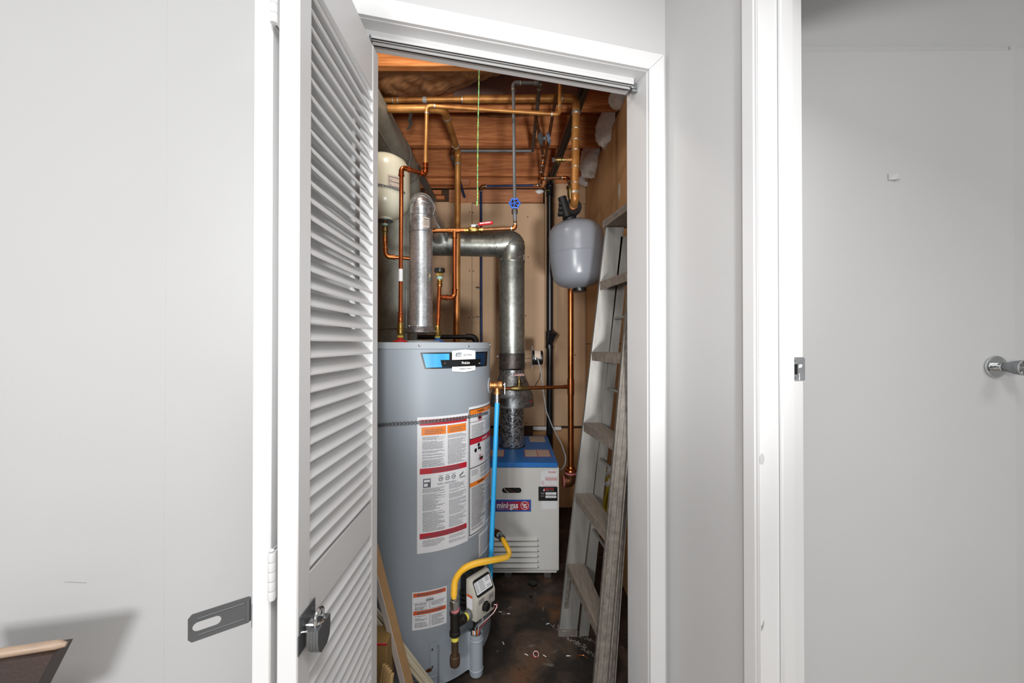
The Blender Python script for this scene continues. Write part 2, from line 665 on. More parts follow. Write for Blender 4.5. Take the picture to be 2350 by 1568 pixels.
# closet shell
XR, XL, YB = .558, -.95, 3.0
st(MB().box((XL - .05, .95, 0), (XL, 3.15, CEIL)).build('wall_closet_left', 'board_paper'))
wr = st(MB().box((XR + .012, 1.42, 0), (XR + .06, 3.15, CEIL)).build('wall_closet_right', 'stud_dark'), 'brown boarded right wall of the closet')
MB().box((XR, 1.42, 1.242), (XR + .0115, YB, 2.454), bev=.001).build('wall_board', 'board_paper', wr)
MB().box((XR, 1.42, .02), (XR + .0115, YB, 1.239), bev=.001).build('wall_board', 'board_paper', wr)
tp = P(1421, 440, XR * F / (1421 - 1175))
for dz, ln in ((0, .05), (.03, .07)):
    MB().prism([(0, 0), (.012, .03), (.004, ln), (-.014, .02), (-.01, -.02)], (XR - .0008, tp.y - dz * .5, tp.z - dz), (0, -1, 0), (0, 0, 1), (.0006, 0, 0)).build('torn_patch', 'torn_white', wr)

wb_ = st(MB().box((XL - .05, YB + .07, 0), (XR + .06, YB + .12, CEIL)).build('wall_closet_back', 'stud_dark'), 'tan boarded back wall of the closet')
def panel(x0, x1, z0, z1):
    MB().box((x0 + .0012, YB, z0 + .0012), (x1 - .0012, YB + .0125, z1 - .0012), bev=.0006).build('drywall_panel', 'drywall_paper', wb_)
XS, XT = (1083 - 1175) / 304.7, (1250 - 1175) / 304.7
panel(XL, XS, .623, 2.315)
panel(XS, XT, .623, 2.303)
panel(XT, (1343 - 1175) / 304.7, .623, 2.300)
panel(XT, XR, 2.300, 2.454)
panel((1343 - 1175) / 304.7, XR, .623, 2.300)
MB().box((XL, YB + .03, 0), (XR, YB + .05, .60)).build('lower_board', 'board_paper', wb_)
for px, py in ((1078, 487), (1085, 488), (1078, 622), (1086, 622), (1077, 729), (1087, 729), (1211, 498), (1212, 590), (1206, 837),
               (1208, 1062 - 90), (1290, 470), (1150, 700), (1320, 815), (1206, 725)):
    c = P(px, py, YB)
    MB().lathe([(.0045, 0), (.0045, .0006), (.002, .0008)], c, (0, -1, 0), 8).build('screw', 'seam_dark', wb_)

# top of the back wall: plates and blocking
def board(name, px0, px1, py0, py1, y0, y1, m, parent):
    k = F / y0
    a, b = P(px0, py1, y0), P(px1, py0, y0)
    return MB().box((a.x, y0, a.z), (b.x, y1, b.z), bev=.002).build(name, m, parent)
board('top_plate', 1030, 1247, 434.5, 465, YB - .006, YB + .06, 'plate_wood', wb_)
board('top_plate', 975, 1260, 424, 433, YB + .035, YB + .06, 'dark_wood', wb_)
board('blocking', 978, 1042, 409, 423, YB - .03, YB + .06, 'joist_wood', wb_)
board('blocking', 1042, 1078, 410, 424, YB + .0, YB + .06, 'plate_wood', wb_)
board('blocking', 975, 1013, 436, 446, YB + .02, YB + .06, 'joist_wood', wb_)
board('blocking', 980, 1020, 449, 457, YB + .02, YB + .06, 'joist_wood', wb_)

# closet ceiling: subfloor and joists
ce = st(MB().box((XL - .05, .9, CEIL - .02), (XR + .06, 3.15, CEIL)).build('ceiling_closet', 'joist_wood'), 'exposed wooden floor joists over the closet')
ZJ = CAMZ + 1.25
for y, zb, m in ((1.70, CAMZ + 1.195, 'joist_light'), (2.104, ZJ, 'joist_wood'), (2.495, ZJ, 'joist_wood'), (2.937, ZJ - .005, 'joist_wood')):
    MB().box((XL, y, zb), (XR + .011, y + .038, zb + .232), bev=.003).build('joist', m, ce)
MB().box((XL, 3.02, ZJ - .06), (XR, 3.055, ZJ + .2), bev=.002).build('rim_joist', 'joist_wood', ce)

# ------------------------------------------------------------------ closet trim, jambs, track
t1 = structure('trim_1', W(UR, 0, 0), 'white painted casing and jamb around the closet opening')
CW = .055
def wprism(poly, v0, v1, name, m, parent, plane='uz', o=(0, 0, 0)):
    q = MB()
    q.M = WM
    q.prism(poly, (0, v0, 0), (1, 0, 0), (0, 0, 1), (0, v1 - v0, 0))
    return q.build(name, m, parent)
wprism([(UL - CW, ZH + CW), (UR + CW, ZH + CW), (UR + .002, ZH + .002), (UL - .002, ZH + .002)], -.0125, .0, 'casing_head', 'trim_paint', t1)
wprism([(UR + .0025, .004), (UR + .0025, ZH + .0015), (UR + CW, ZH + CW - .001), (UR + CW, .004)], -.0125, .0, 'casing_leg', 'trim_paint', t1)
wprism([(UL - .0025, .004), (UL - .0025, ZH + .0015), (UL - CW, ZH + CW - .001), (UL - CW, .004)], -.0125, .0, 'casing_leg', 'trim_paint', t1)
def wbox(lo, hi, name, m, parent, bev=.0015):
    q = MB()
    q.M = WM
    q.box(lo, hi, bev=bev)
    return q.build(name, m, parent)
wbox((UR, -.002, .004), (UR + .018, VB + .002, ZH + .018), 'jamb_leg', 'jamb_paint', t1)
wbox((UL - .018, -.002, .004), (UL, VB + .002, ZH + .018), 'jamb_leg', 'jamb_paint', t1)
wbox((UL, -.002, ZH), (UR, VB + .002, ZH + .018), 'jamb_head', 'jamb_paint', t1)
wbox((UL, .066, ZH - .004), (UR - .004, VB, ZH + .001), 'head_stop', 'jamb_paint', t1)
# steel channel the folding door runs in
q = MB()
q.M = WM
q.box((UL, .036, ZH - .021), (UR - .022, .040, ZH))
q.box((UL, .062, ZH - .021), (UR - .022, .066, ZH))
q.box((UL, .036, ZH - .021), (UR - .022, .045, ZH - .0185))
q.box((UL, .057, ZH - .021), (UR - .022, .066, ZH - .0185))
tr = q.build('door_track', 'trim_paint', t1)
q = MB()
q.M = WM
q.box((UR - .024, .046, ZH - .024), (UR - .004, .058, ZH - .006), bev=.002)
q.lathe([(.005, 0), (.005, .02)], (UR - .02, .052, ZH - .028), (1, 0, 0), 10)
q.build('track_stop', 'steel', t1)

# ------------------------------------------------------------------ doorway frame on the right
t2 = structure('trim_2', W(US, -.357, 0), 'white painted casing and jamb of the doorway on the right')
VJ = -.357
def uj(px):
    return u_at(px, VJ)
wbox((US - .013, VJ + .006, .004), (US, -.314, CEIL - .03), 'casing_leg', 'trim_paint', t2, .003)
wbox((u_at(1739, VJ), VJ, .004), (USB, -.339, CEIL - .02), 'jamb_leg', 'trim_paint', t2, .001)
wbox((uj(1785), VJ - .011, .004), (uj(1815), VJ, CEIL - .02), 'door_stop', 'trim_paint', t2, .003)
wbox((uj(1739) + .001, VJ - .003, .004), (uj(1785) - .001, VJ, CEIL - .02), 'jamb_face', 'trim_paint', t2, .001)
wbox((USB - .12, -1.97, .004), (USB, -1.95, 2.14), 'jamb_leg', 'trim_paint', t2)
# strike plate
sp0, sp1 = uj(1814.5), uj(1843)
zs1, zs0 = P(1830, 820, .957).z, P(1830, 873, .957).z
q = MB()
q.M = WM
zi0, zi1 = zs0 + (zs1 - zs0) * .27, zs0 + (zs1 - zs0) * .71
um = sp0 + (sp1 - sp0) * .52
q.box((sp0, VJ - .0016, zs0), (sp1 + .001, VJ, zi0))
q.box((sp0, VJ - .0016, zi1), (sp1 + .001, VJ, zs1))
q.box((um, VJ - .0016, zi0), (sp1 + .001, VJ, zi1))
q.box((sp1 + .001, VJ - .0022, zs0 + .002), (sp1 + .003, VJ + .004, zs1 - .003))
strike = q.build('strike_plate', 'steel_mid', t2, 'dark worn metal strike plate')
q = MB()
q.M = WM
q.box((sp0 + .0005, VJ - .0006, zi0), (um, VJ - .0002, zi1))
q.build('latch_hole', 'hole_black', strike)
for zz in (zs0 + .007, zs1 - .008):
    q = MB()
    q.M = WM
    q.lathe([(.0028, 0), (.0028, .0006), (.0012, .0008)], (sp0 + .009, VJ - .0016, zz), (0, -1, 0), 10)
    q.build('screw', 'steel', strike)
for poly in ([(0, 0), (.010, .001), (.012, .008), (.004, .009), (.001, .006)],):
    q = MB()
    q.M = WM
    q.prism(poly, (um + .0015, VJ - .0019, zi1 - .009), (1, 0, 0), (0, 0, 1), (0, .0002, 0))
    q.prism([(0, 0), (.003, 0), (.002, .013), (.0035, .016), (-.001, .016), (.0005, .012)], (um + .003, VJ - .0019, zs0 + .001), (1, 0, 0), (0, 0, 1), (0, .0002, 0))
    q.build('paint_splash', 'trim_paint', strike)

q = MB()
q.M = WM
q.prism([(.008 * math.cos(a) * (1 if abs(a - 3) > 1 else .7), .013 * math.sin(a)) for a in [k * math.pi / 7 for k in range(14)]], (uj(1744), VJ - .0034, P(1742, 1050, .93).z), (1, 0, 0), (0, 0, 1), (0, .0003, 0))
q.build('smudge', 'faint_mark', t2)
q = MB()
q.M = WM
q.prism([(0, 0), (.006, .010), (.008, .026), (.003, .016), (-.001, .012)], (uj(1742), VJ - .0034, P(1742, 1440, .93).z), (1, 0, 0), (0, 0, 1), (0, .0003, 0))
q.build('smudge', 'smudge', t2)
# ------------------------------------------------------------------ grey flush door in the next room
d1 = structure('door_1', (1.1, 1.2, 0), 'grey flush door with a metal knob seen through the doorway')
KX = F / 1.2
def xf(px):
    return (px - 1175) / KX
rot = Matrix.Translation((.70, 1.2, 0)) @ Matrix.Rotation(R(-.75), 4, 'Z') @ Matrix.Translation((-.70, -1.2, 0))
q = MB()
q.M = rot
q.box((.70, 1.197, .01), (xf(2318), 1.2185, 2.122), bev=.0015)
q.build('door_slab', 'far_paint', d1)
MB().box((.62, 1.205, 2.126), (xf(2336), YF, 2.146), bev=.001).build('head_stop', 'far_paint', d1)
MB().box((xf(2324), 1.2, .004), (xf(2338), YF, 2.145), bev=.001).build('jamb_strip', 'far_paint', d1)
MB().box((xf(2340), 1.208, .004), (xf(2440), YF, 2.145), bev=.002).build('casing_leg', 'far_paint', d1)
kc = P(2283.4, 841.5, 1.185)
knob = MB().lathe([(.0315, 0), (.0325, .003), (.0315, .006), (.028, .007), (.012, .0055), (.0115, .018), (.0135, .02), (.0135, .024), (.009, .025)],
                  kc, (0.02, -1, 0), 32).build('knob', 'chrome', d1, 'chrome door knob with a tapered grey grip')
MB().lathe([(.0085, .022), (.0135, .028), (.0185, .045), (.0215, .062), (.0222, .066), (.0222, .069)], kc, (0.02, -1, 0), 28).build('grip', 'steel_mid', knob)
e = MB()
ax = Vector((.02, -1, 0)).normalized()
e.lathe([(.0228, .069), (.0228, .071), (.021, .0715), (.015, .069), (.005, .068), (.0045, .071), (.001, .0715)], kc, ax, 28)
for k in range(10):
    a = k * math.pi / 5
    x, y, d = frame(ax)
    v = x * math.cos(a) + y * math.sin(a)
    e.cyl(kc + ax * .0695 + v * .006, kc + ax * .0712 + v * .020, .0009, n=5)
e.build('end_cap', 'chrome', knob)
e = MB().cyl(kc + ax * .005 + Vector((-.0175, 0, .0)), kc + ax * .009 + Vector((-.0175, 0, 0)), .0045, n=12)
e.build('screw', 'steel_dark', knob)
for px, py, w_, h_ in ((2054, 845, .0016, .0045), (2076, 846, .0022, .0045)):
    c = P(px, py, 1.196)
    MB().box((c.x - w_, 1.1945, c.z - h_), (c.x + w_, 1.197, c.z + h_), bev=.0006).build('nail_hole', 'dark_mark', d1)
for px, py, poly in ((2288, 1150, [(0, 0), (.004, .008), (.001, .022), (-.002, .009)]), (2291, 1146, [(0, 0), (.012, .012), (.011, .014), (-.001, .003)]),
                     (2272, 1182, [(0, 0), (.008, -.003), (.016, .007), (.014, .007), (.008, 0), (.001, .002)])):
    c = P(px, py, 1.194)
    MB().prism(poly, (c.x, 1.1935, c.z), (1, 0, 0), (0, 0, 1), (0, .0004, 0)).build('scuff_mark', 'dark_mark', d1)

hk = P(2045, 405, 1.195)
hook = thing('adhesive_hook', 'small white square adhesive hook stuck on the grey flush door', 'hook', (hk.x, 1.196, hk.z))
MB().box((hk.x - .0155, 1.1915, hk.z - .0155), (hk.x + .0150, 1.1945, hk.z + .0150), bev=.001).build('pad', 'far_paint', hook)
MB().grid(lambda s, t: Vector((hk.x - .014 + .029 * s, 1.190 - .010 * (s * s) * (1 - t) ** 2 - .0012, hk.z - .0135 + .026 * t * (1 - .25 * (1 - s)))), 10, 8).build('curled_flap', 'far_paint', hook)

# ------------------------------------------------------------------ folding louvre door
LN = Vector((-.370, .690, 0))
LD = Vector((-.004, .420, 0)).normalized()
LR = Vector((LD.y, -LD.x, 0))
LL = .420
ZT, ZB = 2.047, .015
LM = Matrix(((LR.x, LD.x, 0, LN.x), (LR.y, LD.y, 0, LN.y), (0, 0, 1, 0), (0, 0, 0, 1)))   # (n, s, z)
d2 = structure('door_2', (LN.x - .04, LN.y + .2, 0), 'white louvred bifold door folded open at the left of the closet')
SW = .044
def slat_mesh(n0, n1):
    s_ = MB()
    s_.M = LM
    sg = 1 if n1 < n0 else -1                 # front edge at n0, rising towards n1
    L_, t = .0415, .0066
    ex, ez = -sg * .72, .694
    mx, mz = sg * .694, .72
    def pt(a, b):
        return (n0 + ex * a + mx * b - sg * .0045, ez * a + mz * b)
    prof = [pt(t / 2 - t / 2 * math.cos(q_), t / 2 + t / 2 * math.sin(q_)) for q_ in [R(-90 + 36 * k) for k in range(6)]] + [pt(L_, t), pt(L_, 0)]
    if sg < 0:
        prof = prof[::-1]
    a = [Vector((p, SW - .004, z)) for p, z in prof]
    b = [Vector((p, LL - SW + .004, z)) for p, z in prof]
    n = len(prof)
    fs = [tuple(range(n)), tuple(range(2 * n - 1, n - 1, -1))] + [(i, n + i, n + (i + 1) % n, (i + 1) % n) for i in range(n)]
    s_.add(a + b, fs)
    return s_.mesh('slat', 'louver_paint')
def leaf(n0, n1, front):
    q = MB()
    q.M = LM
    for lo, hi in (((n0, 0, ZB), (n1, SW, ZT)), ((n0, LL - SW, ZB), (n1, LL, ZT))):
        q.box(lo, hi, bev=.0025)
    q.box((n0 + .002, SW - .001, 1.922), (n1 - .002, LL - SW + .001, ZT - .001), bev=.001)
    q.box((n0 + .002, SW - .001, .733), (n1 - .002, LL - SW + .001, .820), bev=.001)
    q.box((n0 + .002, SW - .001, ZB + .001), (n1 - .002, LL - SW + .001, .150), bev=.001)
    lf = q.build('leaf', 'louver_paint', d2)
    if front > 0:
        me = slat_mesh(n1 + .001, n0 + .004)
    else:
        me = slat_mesh(n0 - .001, n1 - .004)
    z = 1.2445 - .0322 * 40
    while z < 1.90:
        if z > .146 and not (.700 < z < .818) and z < 1.900:
            o = bpy.data.objects.new('slat', me)
            COL.objects.link(o)
            o.parent = lf
            o.location = (0, 0, z)
        z += .0322
    return lf
leafB = leaf(-.0365, 0, 1)
leafA = leaf(-.0795, -.0470, -1)
for z0, z1 in ((1.795, 1.88), (.802, .884)):
    hg = MB()
    hg.M = LM
    nkn = 5
    for k in range(nkn):
        a, b = z0 + (z1 - z0) * k / nkn, z0 + (z1 - z0) * (k + 1) / nkn - .0008
        hg.lathe([(.0058, 0), (.006, .001), (.006, b - a - .001), (.0058, b - a)], (-.0418, -.0045, a), (0, 0, 1), 12)
    hg.lathe([(.003, 0), (.0045, .002), (.002, .005)], (-.0418, -.0045, z1), (0, 0, 1), 10)
    hg.box((-.0465, .0, z0), (-.0440, .02, z1))
    hg.box((-.0395, .0, z0), (-.0370, .02, z1))
    hg.build('hinge', 'trim_paint', d2)
# track pivot on the leaf
q = MB()
q.cyl(LM @ Vector((-.018, LL - .03, ZT)), LM @ Vector((-.018, LL - .03, ZT + .035)), .005)
q.cyl(LM @ Vector((-.018, LL - .03, ZT + .018)), LM @ Vector((-.018, LL - .03, ZT + .032)), .009)
q.build('pivot_roller', 'steel', d2)

# hasp: slotted strap swinging free on the far leaf
a_ = P(571, 1402.5, .699)
b_ = P(431, 1440, .649)
sx = (b_ - a_)
sx.z = 0
sl = sx.length
sx.normalize()
sn = Vector((sx.y, -sx.x, 0))
if sn.y > 0:
    sn = -sn
zc = P(500, 1421, .674).z
hh = .0225
def strap_poly():
    out = [(0, -hh), (sl - .005, -hh), (sl, -hh + .006), (sl, hh - .006), (sl - .005, hh), (0, hh)]
    return out
q = MB()
# plate with a real slot: outer strips around the opening
s0, s1, sh = sl * .47, sl * .93, .0075
nseg = 8
def cap_pts(c, sgn):
    return [(c + sgn * sh * math.sin(math.pi * k / nseg), -sh * math.cos(math.pi * k / nseg)) for k in range(nseg + 1)]
up = [(0, 0), (0, hh), (sl - .005, hh), (sl, hh - .006), (sl, 0)] + [(s1 - sh + sh * math.cos(t), sh * math.sin(t)) for t in [k * math.pi / 2 / nseg for k in range(nseg + 1)]] + \
     [(s0 + sh - sh * math.sin(t), sh * math.cos(t)) for t in [k * math.pi / 2 / nseg for k in range(nseg + 1)]]
dn_ = [(x, -y) for x, y in up]
th = .0016
q.prism(up, a_.xy.to_3d() + Vector((0, 0, zc)), sx, (0, 0, 1), sn * th)
q.prism(dn_[::-1], a_.xy.to_3d() + Vector((0, 0, zc)), sx, (0, 0, 1), sn * th)
for zz in (.0135, -.0135):
    p0 = a_.xy.to_3d() + Vector((0, 0, zc + zz)) + sn * th
    q.tube([p0 + sx * sl * .08, p0 + sx * sl * .45, p0 + sx * sl * .85], .0014, 6)
q.cyl(a_.xy.to_3d() + Vector((0, 0, zc - .02)), a_.xy.to_3d() + Vector((0, 0, zc + .02)), .0035, n=10)
hs_ = q.build('hasp_strap', 'steel_dark', d2, 'slotted steel hasp strap swung out')
q = MB()
q.M = LM
q.box((-.0815, .004, zc - .028), (-.0797, .034, zc + .012))
q.build('hasp_plate', 'steel_dark', d2)

# staple and padlock on the near leaf
q = MB()
q.M = LM
q.box((0, .004, .737), (.002, .060, .765), bev=.0005)
for s_, z_ in ((.013, .751), (.050, .751)):
    q.lathe([(.004, 0), (.0042, .0012), (.0015, .002)], (.002, s_, z_), (1, 0, 0), 10)
q.box((0, .000, .700), (.002, .026, .735), bev=.0005)
stp = q.build('staple_plate', 'steel_dark', d2)
q = MB()
q.M = LM
q.tube(fillet([(0, .020, .742), (.030, .020, .742), (.030, .042, .742), (0, .042, .742)], .009), .0028, 8)
q.tube(fillet([(0, .012, .735), (.026, .016, .735), (.028, .046, .735), (0, .050, .735)], .009), .0022, 8)
q.build('staple', 'chrome', d2)
pl = thing('padlock', 'small steel padlock hanging from the hasp staple on the louvre door', 'padlock', LM @ Vector((.022, .03, .70)))
q = MB()
q.M = LM
q.tube(fillet([(.022, .018, .735), (.022, .018, .763), (.022, .046, .763), (.022, .046, .735)], .012, 8), .0033, 10)
q.build('shackle', 'chrome', pl)
q = MB()
q.M = LM
poly = [(.008, .738), (.056, .738), (.057, .72), (.053, .702), (.043, .692), (.021, .692), (.011, .702), (.007, .72)]
for k in range(4):
    q.prism(poly, (.0125 + k * .0049, 0, 0), (0, 1, 0), (0, 0, 1), (.0045, 0, 0))
q.build('body', 'steel_dark', pl)
q = MB()
q.M = LM
q.lathe([(.006, 0), (.006, .003)], (.022, .032, .690), (0, 0, 1), 12)
q.build('keyway', 'brass_dull', pl)

# scuff on the left wall
q = MB()
q.M = WM
uu = u_at(178, 0)
zw = P(178, 1334, .90).z
q.prism([(-.020, .004), (0, .0005), (.020, -.004), (.020, -.005), (0, -.001), (-.020, .003)], (uu, -.0004, zw), (1, 0, 0), (0, 0, 1), (0, .0003, 0))
q.build('scuff_mark', 'smudge', wall_front)
# ------------------------------------------------------------------ furniture corner at the lower left
tip = P(136, 1490, .76)
ch = thing('armchair', 'dark leather chair back with a tan top edge at the lower left', 'chair', (tip.x - .2, .74, 0))
lf0 = P(-260, 1552, .70)
tr_ = tip - Vector((.012, 0, .010))
dn = P(40, 1660, .74)
q = MB()
n_ = Vector((0, .03, 0))
poly3 = [lf0 + Vector((0, 0, -.004)), tr_, dn, P(-260, 1800, .68)]
q.add([p for p in poly3] + [p + Vector((0, .035, .004)) for p in poly3],
      [(0, 1, 2, 3), (7, 6, 5, 4), (0, 4, 5, 1), (1, 5, 6, 2), (2, 6, 7, 3), (3, 7, 4, 0)])
q.build('backrest', 'leather_dark', ch)
q = MB().tube([lf0 + Vector((0, .016, .002)), lf0.lerp(tip, .5) + Vector((0, .016, 0)), lf0.lerp(tip, .93) + Vector((0, .016, 0)), tip + Vector((-.004, .016, -.003))], .0095, 12,
              rf=lambda i: (.0095, .009, .0085, .004)[i])
q.build('top_edge', 'tan_rim', ch)
MB().box((tip.x - .30, .70, 0), (tip.x - .27, .74, .60), bev=.004).build('leg', 'leather_dark', ch)
MB().box((tip.x - .12, .74, 0), (tip.x - .09, .77, .58), bev=.004).build('leg', 'leather_dark', ch)
# ================================================================== WATER HEATER
HC, HR = Vector((-.389, 1.70, 0)), .295
def hs(px, py):
    """angle and height on the heater jacket seen at a pixel"""
    a = (px - 1175.0) / F
    A, B, C = 1 + a * a, -2 * (a * HC.x + HC.y), HC.x ** 2 + HC.y ** 2 - HR ** 2
    disc = max(B * B - 4 * A * C, 0)
    Y = (-B - math.sqrt(disc)) / (2 * A)
    p = P(px, py, Y)
    return math.atan2(p.x - HC.x, -(p.y - HC.y)), p.z
def hp(phi, z, off=0.0):
    return Vector((HC.x + (HR + off) * math.sin(phi), HC.y - (HR + off) * math.cos(phi), z))
def hpatch(mb, p0, p1, z0, z1, off, mi=0, n=None):
    n = n or max(2, int(abs(p1 - p0) / .06))
    mb.grid(lambda s, t: hp(p0 + (p1 - p0) * s, z0 + (z1 - z0) * t, off), n, 1, mi)
def hquad(mb, c, off, mi=0, n=8):
    (a, b, c_, d) = c
    def f(s, t):
        q = [(a[i] * (1 - s) + b[i] * s) * (1 - t) + (d[i] * (1 - s) + c_[i] * s) * t for i in (0, 1)]
        return hp(q[0], q[1], off)
    mb.grid(f, n, 1, mi)
def htext(mb, s, phi, z, size, off, mi=0, bold=False, width=None, sx=1, slant=0):
    put_text(mb, s, lambda x, y: hp(phi + x / HR, z + y, off), size, sx, bold, mi, slant, width)
def hlines(mb, p0, p1, z0, z1, n, off, h=.0016, mi=0, seed=1, ragged=.35):
    rnd = random.Random(seed)
    for i in range(n):
        z = z1 + (z0 - z1) * (i + .5) / n
        if rnd.random() < .07:
            continue
        end = p1 - (p1 - p0) * ragged * rnd.random() ** 2
        x = p0
        while x < end:
            w = rnd.uniform(.007, .022)
            hpatch(mb, x, min(x + w, end), z - h / 2, z + h / 2, off, mi, 1)
            x += w + .0045

wh = thing('water_heater', 'tall grey cylindrical gas water heater covered in warning labels', 'water heater', (HC.x, HC.y, 0))
ZTOP = 1.247
MB().lathe([(.27, .0), (.27, .025), (.285, .026), (.293, .034), (HR, .036), (HR, 1.224)], HC, n=96, cap=True).build('jacket', 'heater_grey', wh)
MB().lathe([(.296, 1.2215), (.2985, 1.2235), (.2985, 1.227), (.2975, 1.229), (.2975, 1.242), (.296, 1.246), (.292, ZTOP), (.01, ZTOP + .001)], HC, n=96).build('top_cap', 'heater_light', wh)
MB().lathe([(.2965, .050), (.298, .052), (.298, .058), (.2965, .060)], HC, n=96, cap=False).build('bottom_seam', 'heater_grey', wh)
for px, py in ((963, 793), (1073.5, 795)):
    ph, z = hs(px, py)
    MB().lathe([(.0042, 0), (.004, .002), (.002, .0032)], hp(ph, z, .0025), hp(ph, 0, 1) - hp(ph, 0), 12).build('screw', 'chrome', wh)
MB().lathe([(.0042, 0), (.004, .002), (.002, .0032)], hp(R(84), 1.236, .0025), (1, -.1, 0), 12).build('screw', 'chrome', wh)
# nipples with coloured rings
for px, Yn, m in ((919, 1.62, 'ring_red'), (1004, 1.70, 'ring_blue')):
    c = P(px, 700, Yn)
    MB().lathe([(.033, 0), (.031, .004), (.018, .009), (.012, .012), (.012, .02)], (c.x, c.y, ZTOP + .0005), n=20).build('nipple_ring', m, wh)
    MB().lathe([(.0105, 0), (.0105, .034)], (c.x, c.y, ZTOP), n=16).build('nipple', 'steel', wh)
    MB().lathe([(.0118, .017), (.0122, .022), (.0118, .030)], (c.x, c.y, ZTOP), n=16).build('thread_tape', 'tape_yellow', wh)
MB().lathe([(.09, 0), (.088, .006), (.085, .008), (.03, .008)], (HC.x, HC.y, ZTOP), n=40).build('flue_collar', 'heater_light', wh)

# badge
(pa, za), (pb, zb_) = hs(964.5, 809.5), hs(1118.5, 810)
(pc, zc_), (pd, zd) = hs(1116.5, 841.5), hs(974.5, 847)
ztb, zbb = za, zd
bd = MB()
hquad(bd, ((pd, zbb), (pc, zbb), (pb, ztb), (pa, ztb)), .0010, n=20)
badge = bd.build('badge', 'badge_black', wh, 'blue, black and white maker badge with lettering')
hq = MB()
p_l, p_r = hs(969.5, 814)[0], hs(1031, 814)[0]
p_l2 = hs(977.5, 842)[0]
hquad(hq, ((p_l2, zbb + .0045), (p_r, zbb + .0045), (p_r, ztb - .0045), (p_l, ztb - .0045)), .0014)
hq.build('badge_panel', 'badge_blue', badge)
hq = MB()
hquad(hq, ((hs(1090, 814)[0], zbb + .0045), (hs(1112, 814)[0], zbb + .0045), (hs(1114, 814)[0], ztb - .0045), (hs(1090, 814)[0], ztb - .0045)), .0014)
hq.build('badge_panel', 'badge_navy', badge)
# white shield
sl_, sr_ = hs(1036.5, 820)[0], hs(1089.5, 820)[0]
sm_ = (sl_ + sr_) / 2
zA, zB_ = hs(1063, 802)[1], hs(1063, 854)[1]
zs_t, zs_b = zA - .0055, zB_ + .0045
hq = MB()
hquad(hq, ((sl_, zs_b), (sm_, zB_), (sm_, zA), (sl_, zs_t)), .0034, n=6)
hquad(hq, ((sm_, zB_), (sr_, zs_b), (sr_, zs_t), (sm_, zA)), .0034, n=6)
hq.build('badge_shield', 'badge_white', badge)
hq = MB()
zband1, zband0 = hs(1040, 826)[1], hs(1040, 842)[1]
hquad(hq, ((hs(1014, 830)[0], zband0), (hs(1099.5, 830)[0], zband0), (hs(1101.5, 830)[0], zband1), (hs(1010.5, 830)[0], zband1)), .0040, n=16)
hq.build('badge_band', 'badge_black', badge)
hq = MB()
zmid = (zband0 + zband1) / 2
htext(hq, 'ProLine', sm_ + .012, zmid, .0135, .0046, 0, True, width=.037)
hq.build('lettering', 'badge_white', badge)
hq = MB()
htext(hq, 'John Wood', sm_ + .045, (zs_t + zband1) / 2 + .001, .0115, .0040, 0, False, width=.040)
hq.build('lettering', 'badge_navy', badge)
hq = MB()
htext(hq, 'COMMERCIAL GRADE', sm_ + .005, (zs_b + zband0) / 2 - .001, .0046, .0040, 0, True, width=.058)
hq.build('lettering', 'badge_navy', badge)
hq = MB()
# JW emblem: slanted rounded frame with strokes
ec, ez_ = sm_ - .096, (zs_t + zband1) / 2 + .001
def em(x, y):
    return hp(ec + (x + .28 * y) / HR, ez_ + y, .0040)
hq.add([em(x, y) for x, y in ((-.010, -.006), (.010, -.006), (.012, -.004), (.012, .006), (.010, .008), (-.010, .008), (-.012, .006), (-.012, -.004))], [tuple(range(8))])
hq.build('emblem', 'badge_navy', badge)
hq = MB()
for x0 in (-.0085, -.003, .0025, .0075):
    hq.add([hp(ec + (x + .28 * y) / HR, ez_ + y, .0044) for x, y in ((x0, -.0035), (x0 + .0028, -.0035), (x0 + .0028, .0062), (x0, .0062))], [(0, 1, 2, 3)])
hq.add([hp(ec + (x + .28 * y) / HR, ez_ + y, .0044) for x, y in ((-.0095, -.0042), (.0095, -.0042), (.0095, -.0025), (-.0095, -.0025))], [(0, 1, 2, 3)])
hq.build('emblem_stroke', 'badge_white', badge)
for px in (1020, 1098):
    ph, z = hs(px, 834)
    MB().torus(hp(ph, z, .0048), hp(ph, 0, 1) - hp(ph, 0), .0030, .0010, 14, 6).build('rivet', 'steel', badge)

# big instruction label
L0, L1 = hs(957.5, 1000)[0], hs(1074, 1000)[0]
ZL1 = hs(1073.8, 947.6)[1]
ZL0 = hs(957, 1272)[1]
lb = MB()
hpatch(lb, L0, L1, ZL0, ZL1, .0006)
big = lb.build('instruction_label', 'label_white', wh, 'large white instruction label with red bars')
Lm = L0 + (L1 - L0) * .535
H_ = ZL1 - ZL0
def zz(f):
    return ZL1 - H_ * f
def bar(parent, name, m, p0, p1, z0, z1, off=.0011):
    q = MB()
    hpatch(q, p0, p1, z0, z1, off)
    return q.build(name, m, parent)
for a, b in ((.062, .020), (.420, .378), (.895, .855)):
    bar(big, 'red_bar', 'label_red', L0 + .03, L1 - .025, zz(a), zz(b))
bar(big, 'orange_bar', 'label_orange', L0 + .05, Lm - .012, zz(.135), zz(.075))
bar(big, 'orange_bar', 'label_orange', Lm + .006, L1 - .035, zz(.135), zz(.075))
q = MB()
htext(q, 'FOR YOUR SAFETY READ BEFORE LIGHTING', (L0 + L1) / 2, zz(.041), .010, .0016, 0, True, width=.155)
htext(q, 'LIGHTING INSTRUCTIONS', (L0 + L1) / 2 + .02, zz(.392), .009, .0016, 0, True, width=.098)
htext(q, "INSTRUCTIONS D'ALLUMAGE", (L0 + L1) / 2 + .02, zz(.408), .009, .0016, 0, True, width=.108)
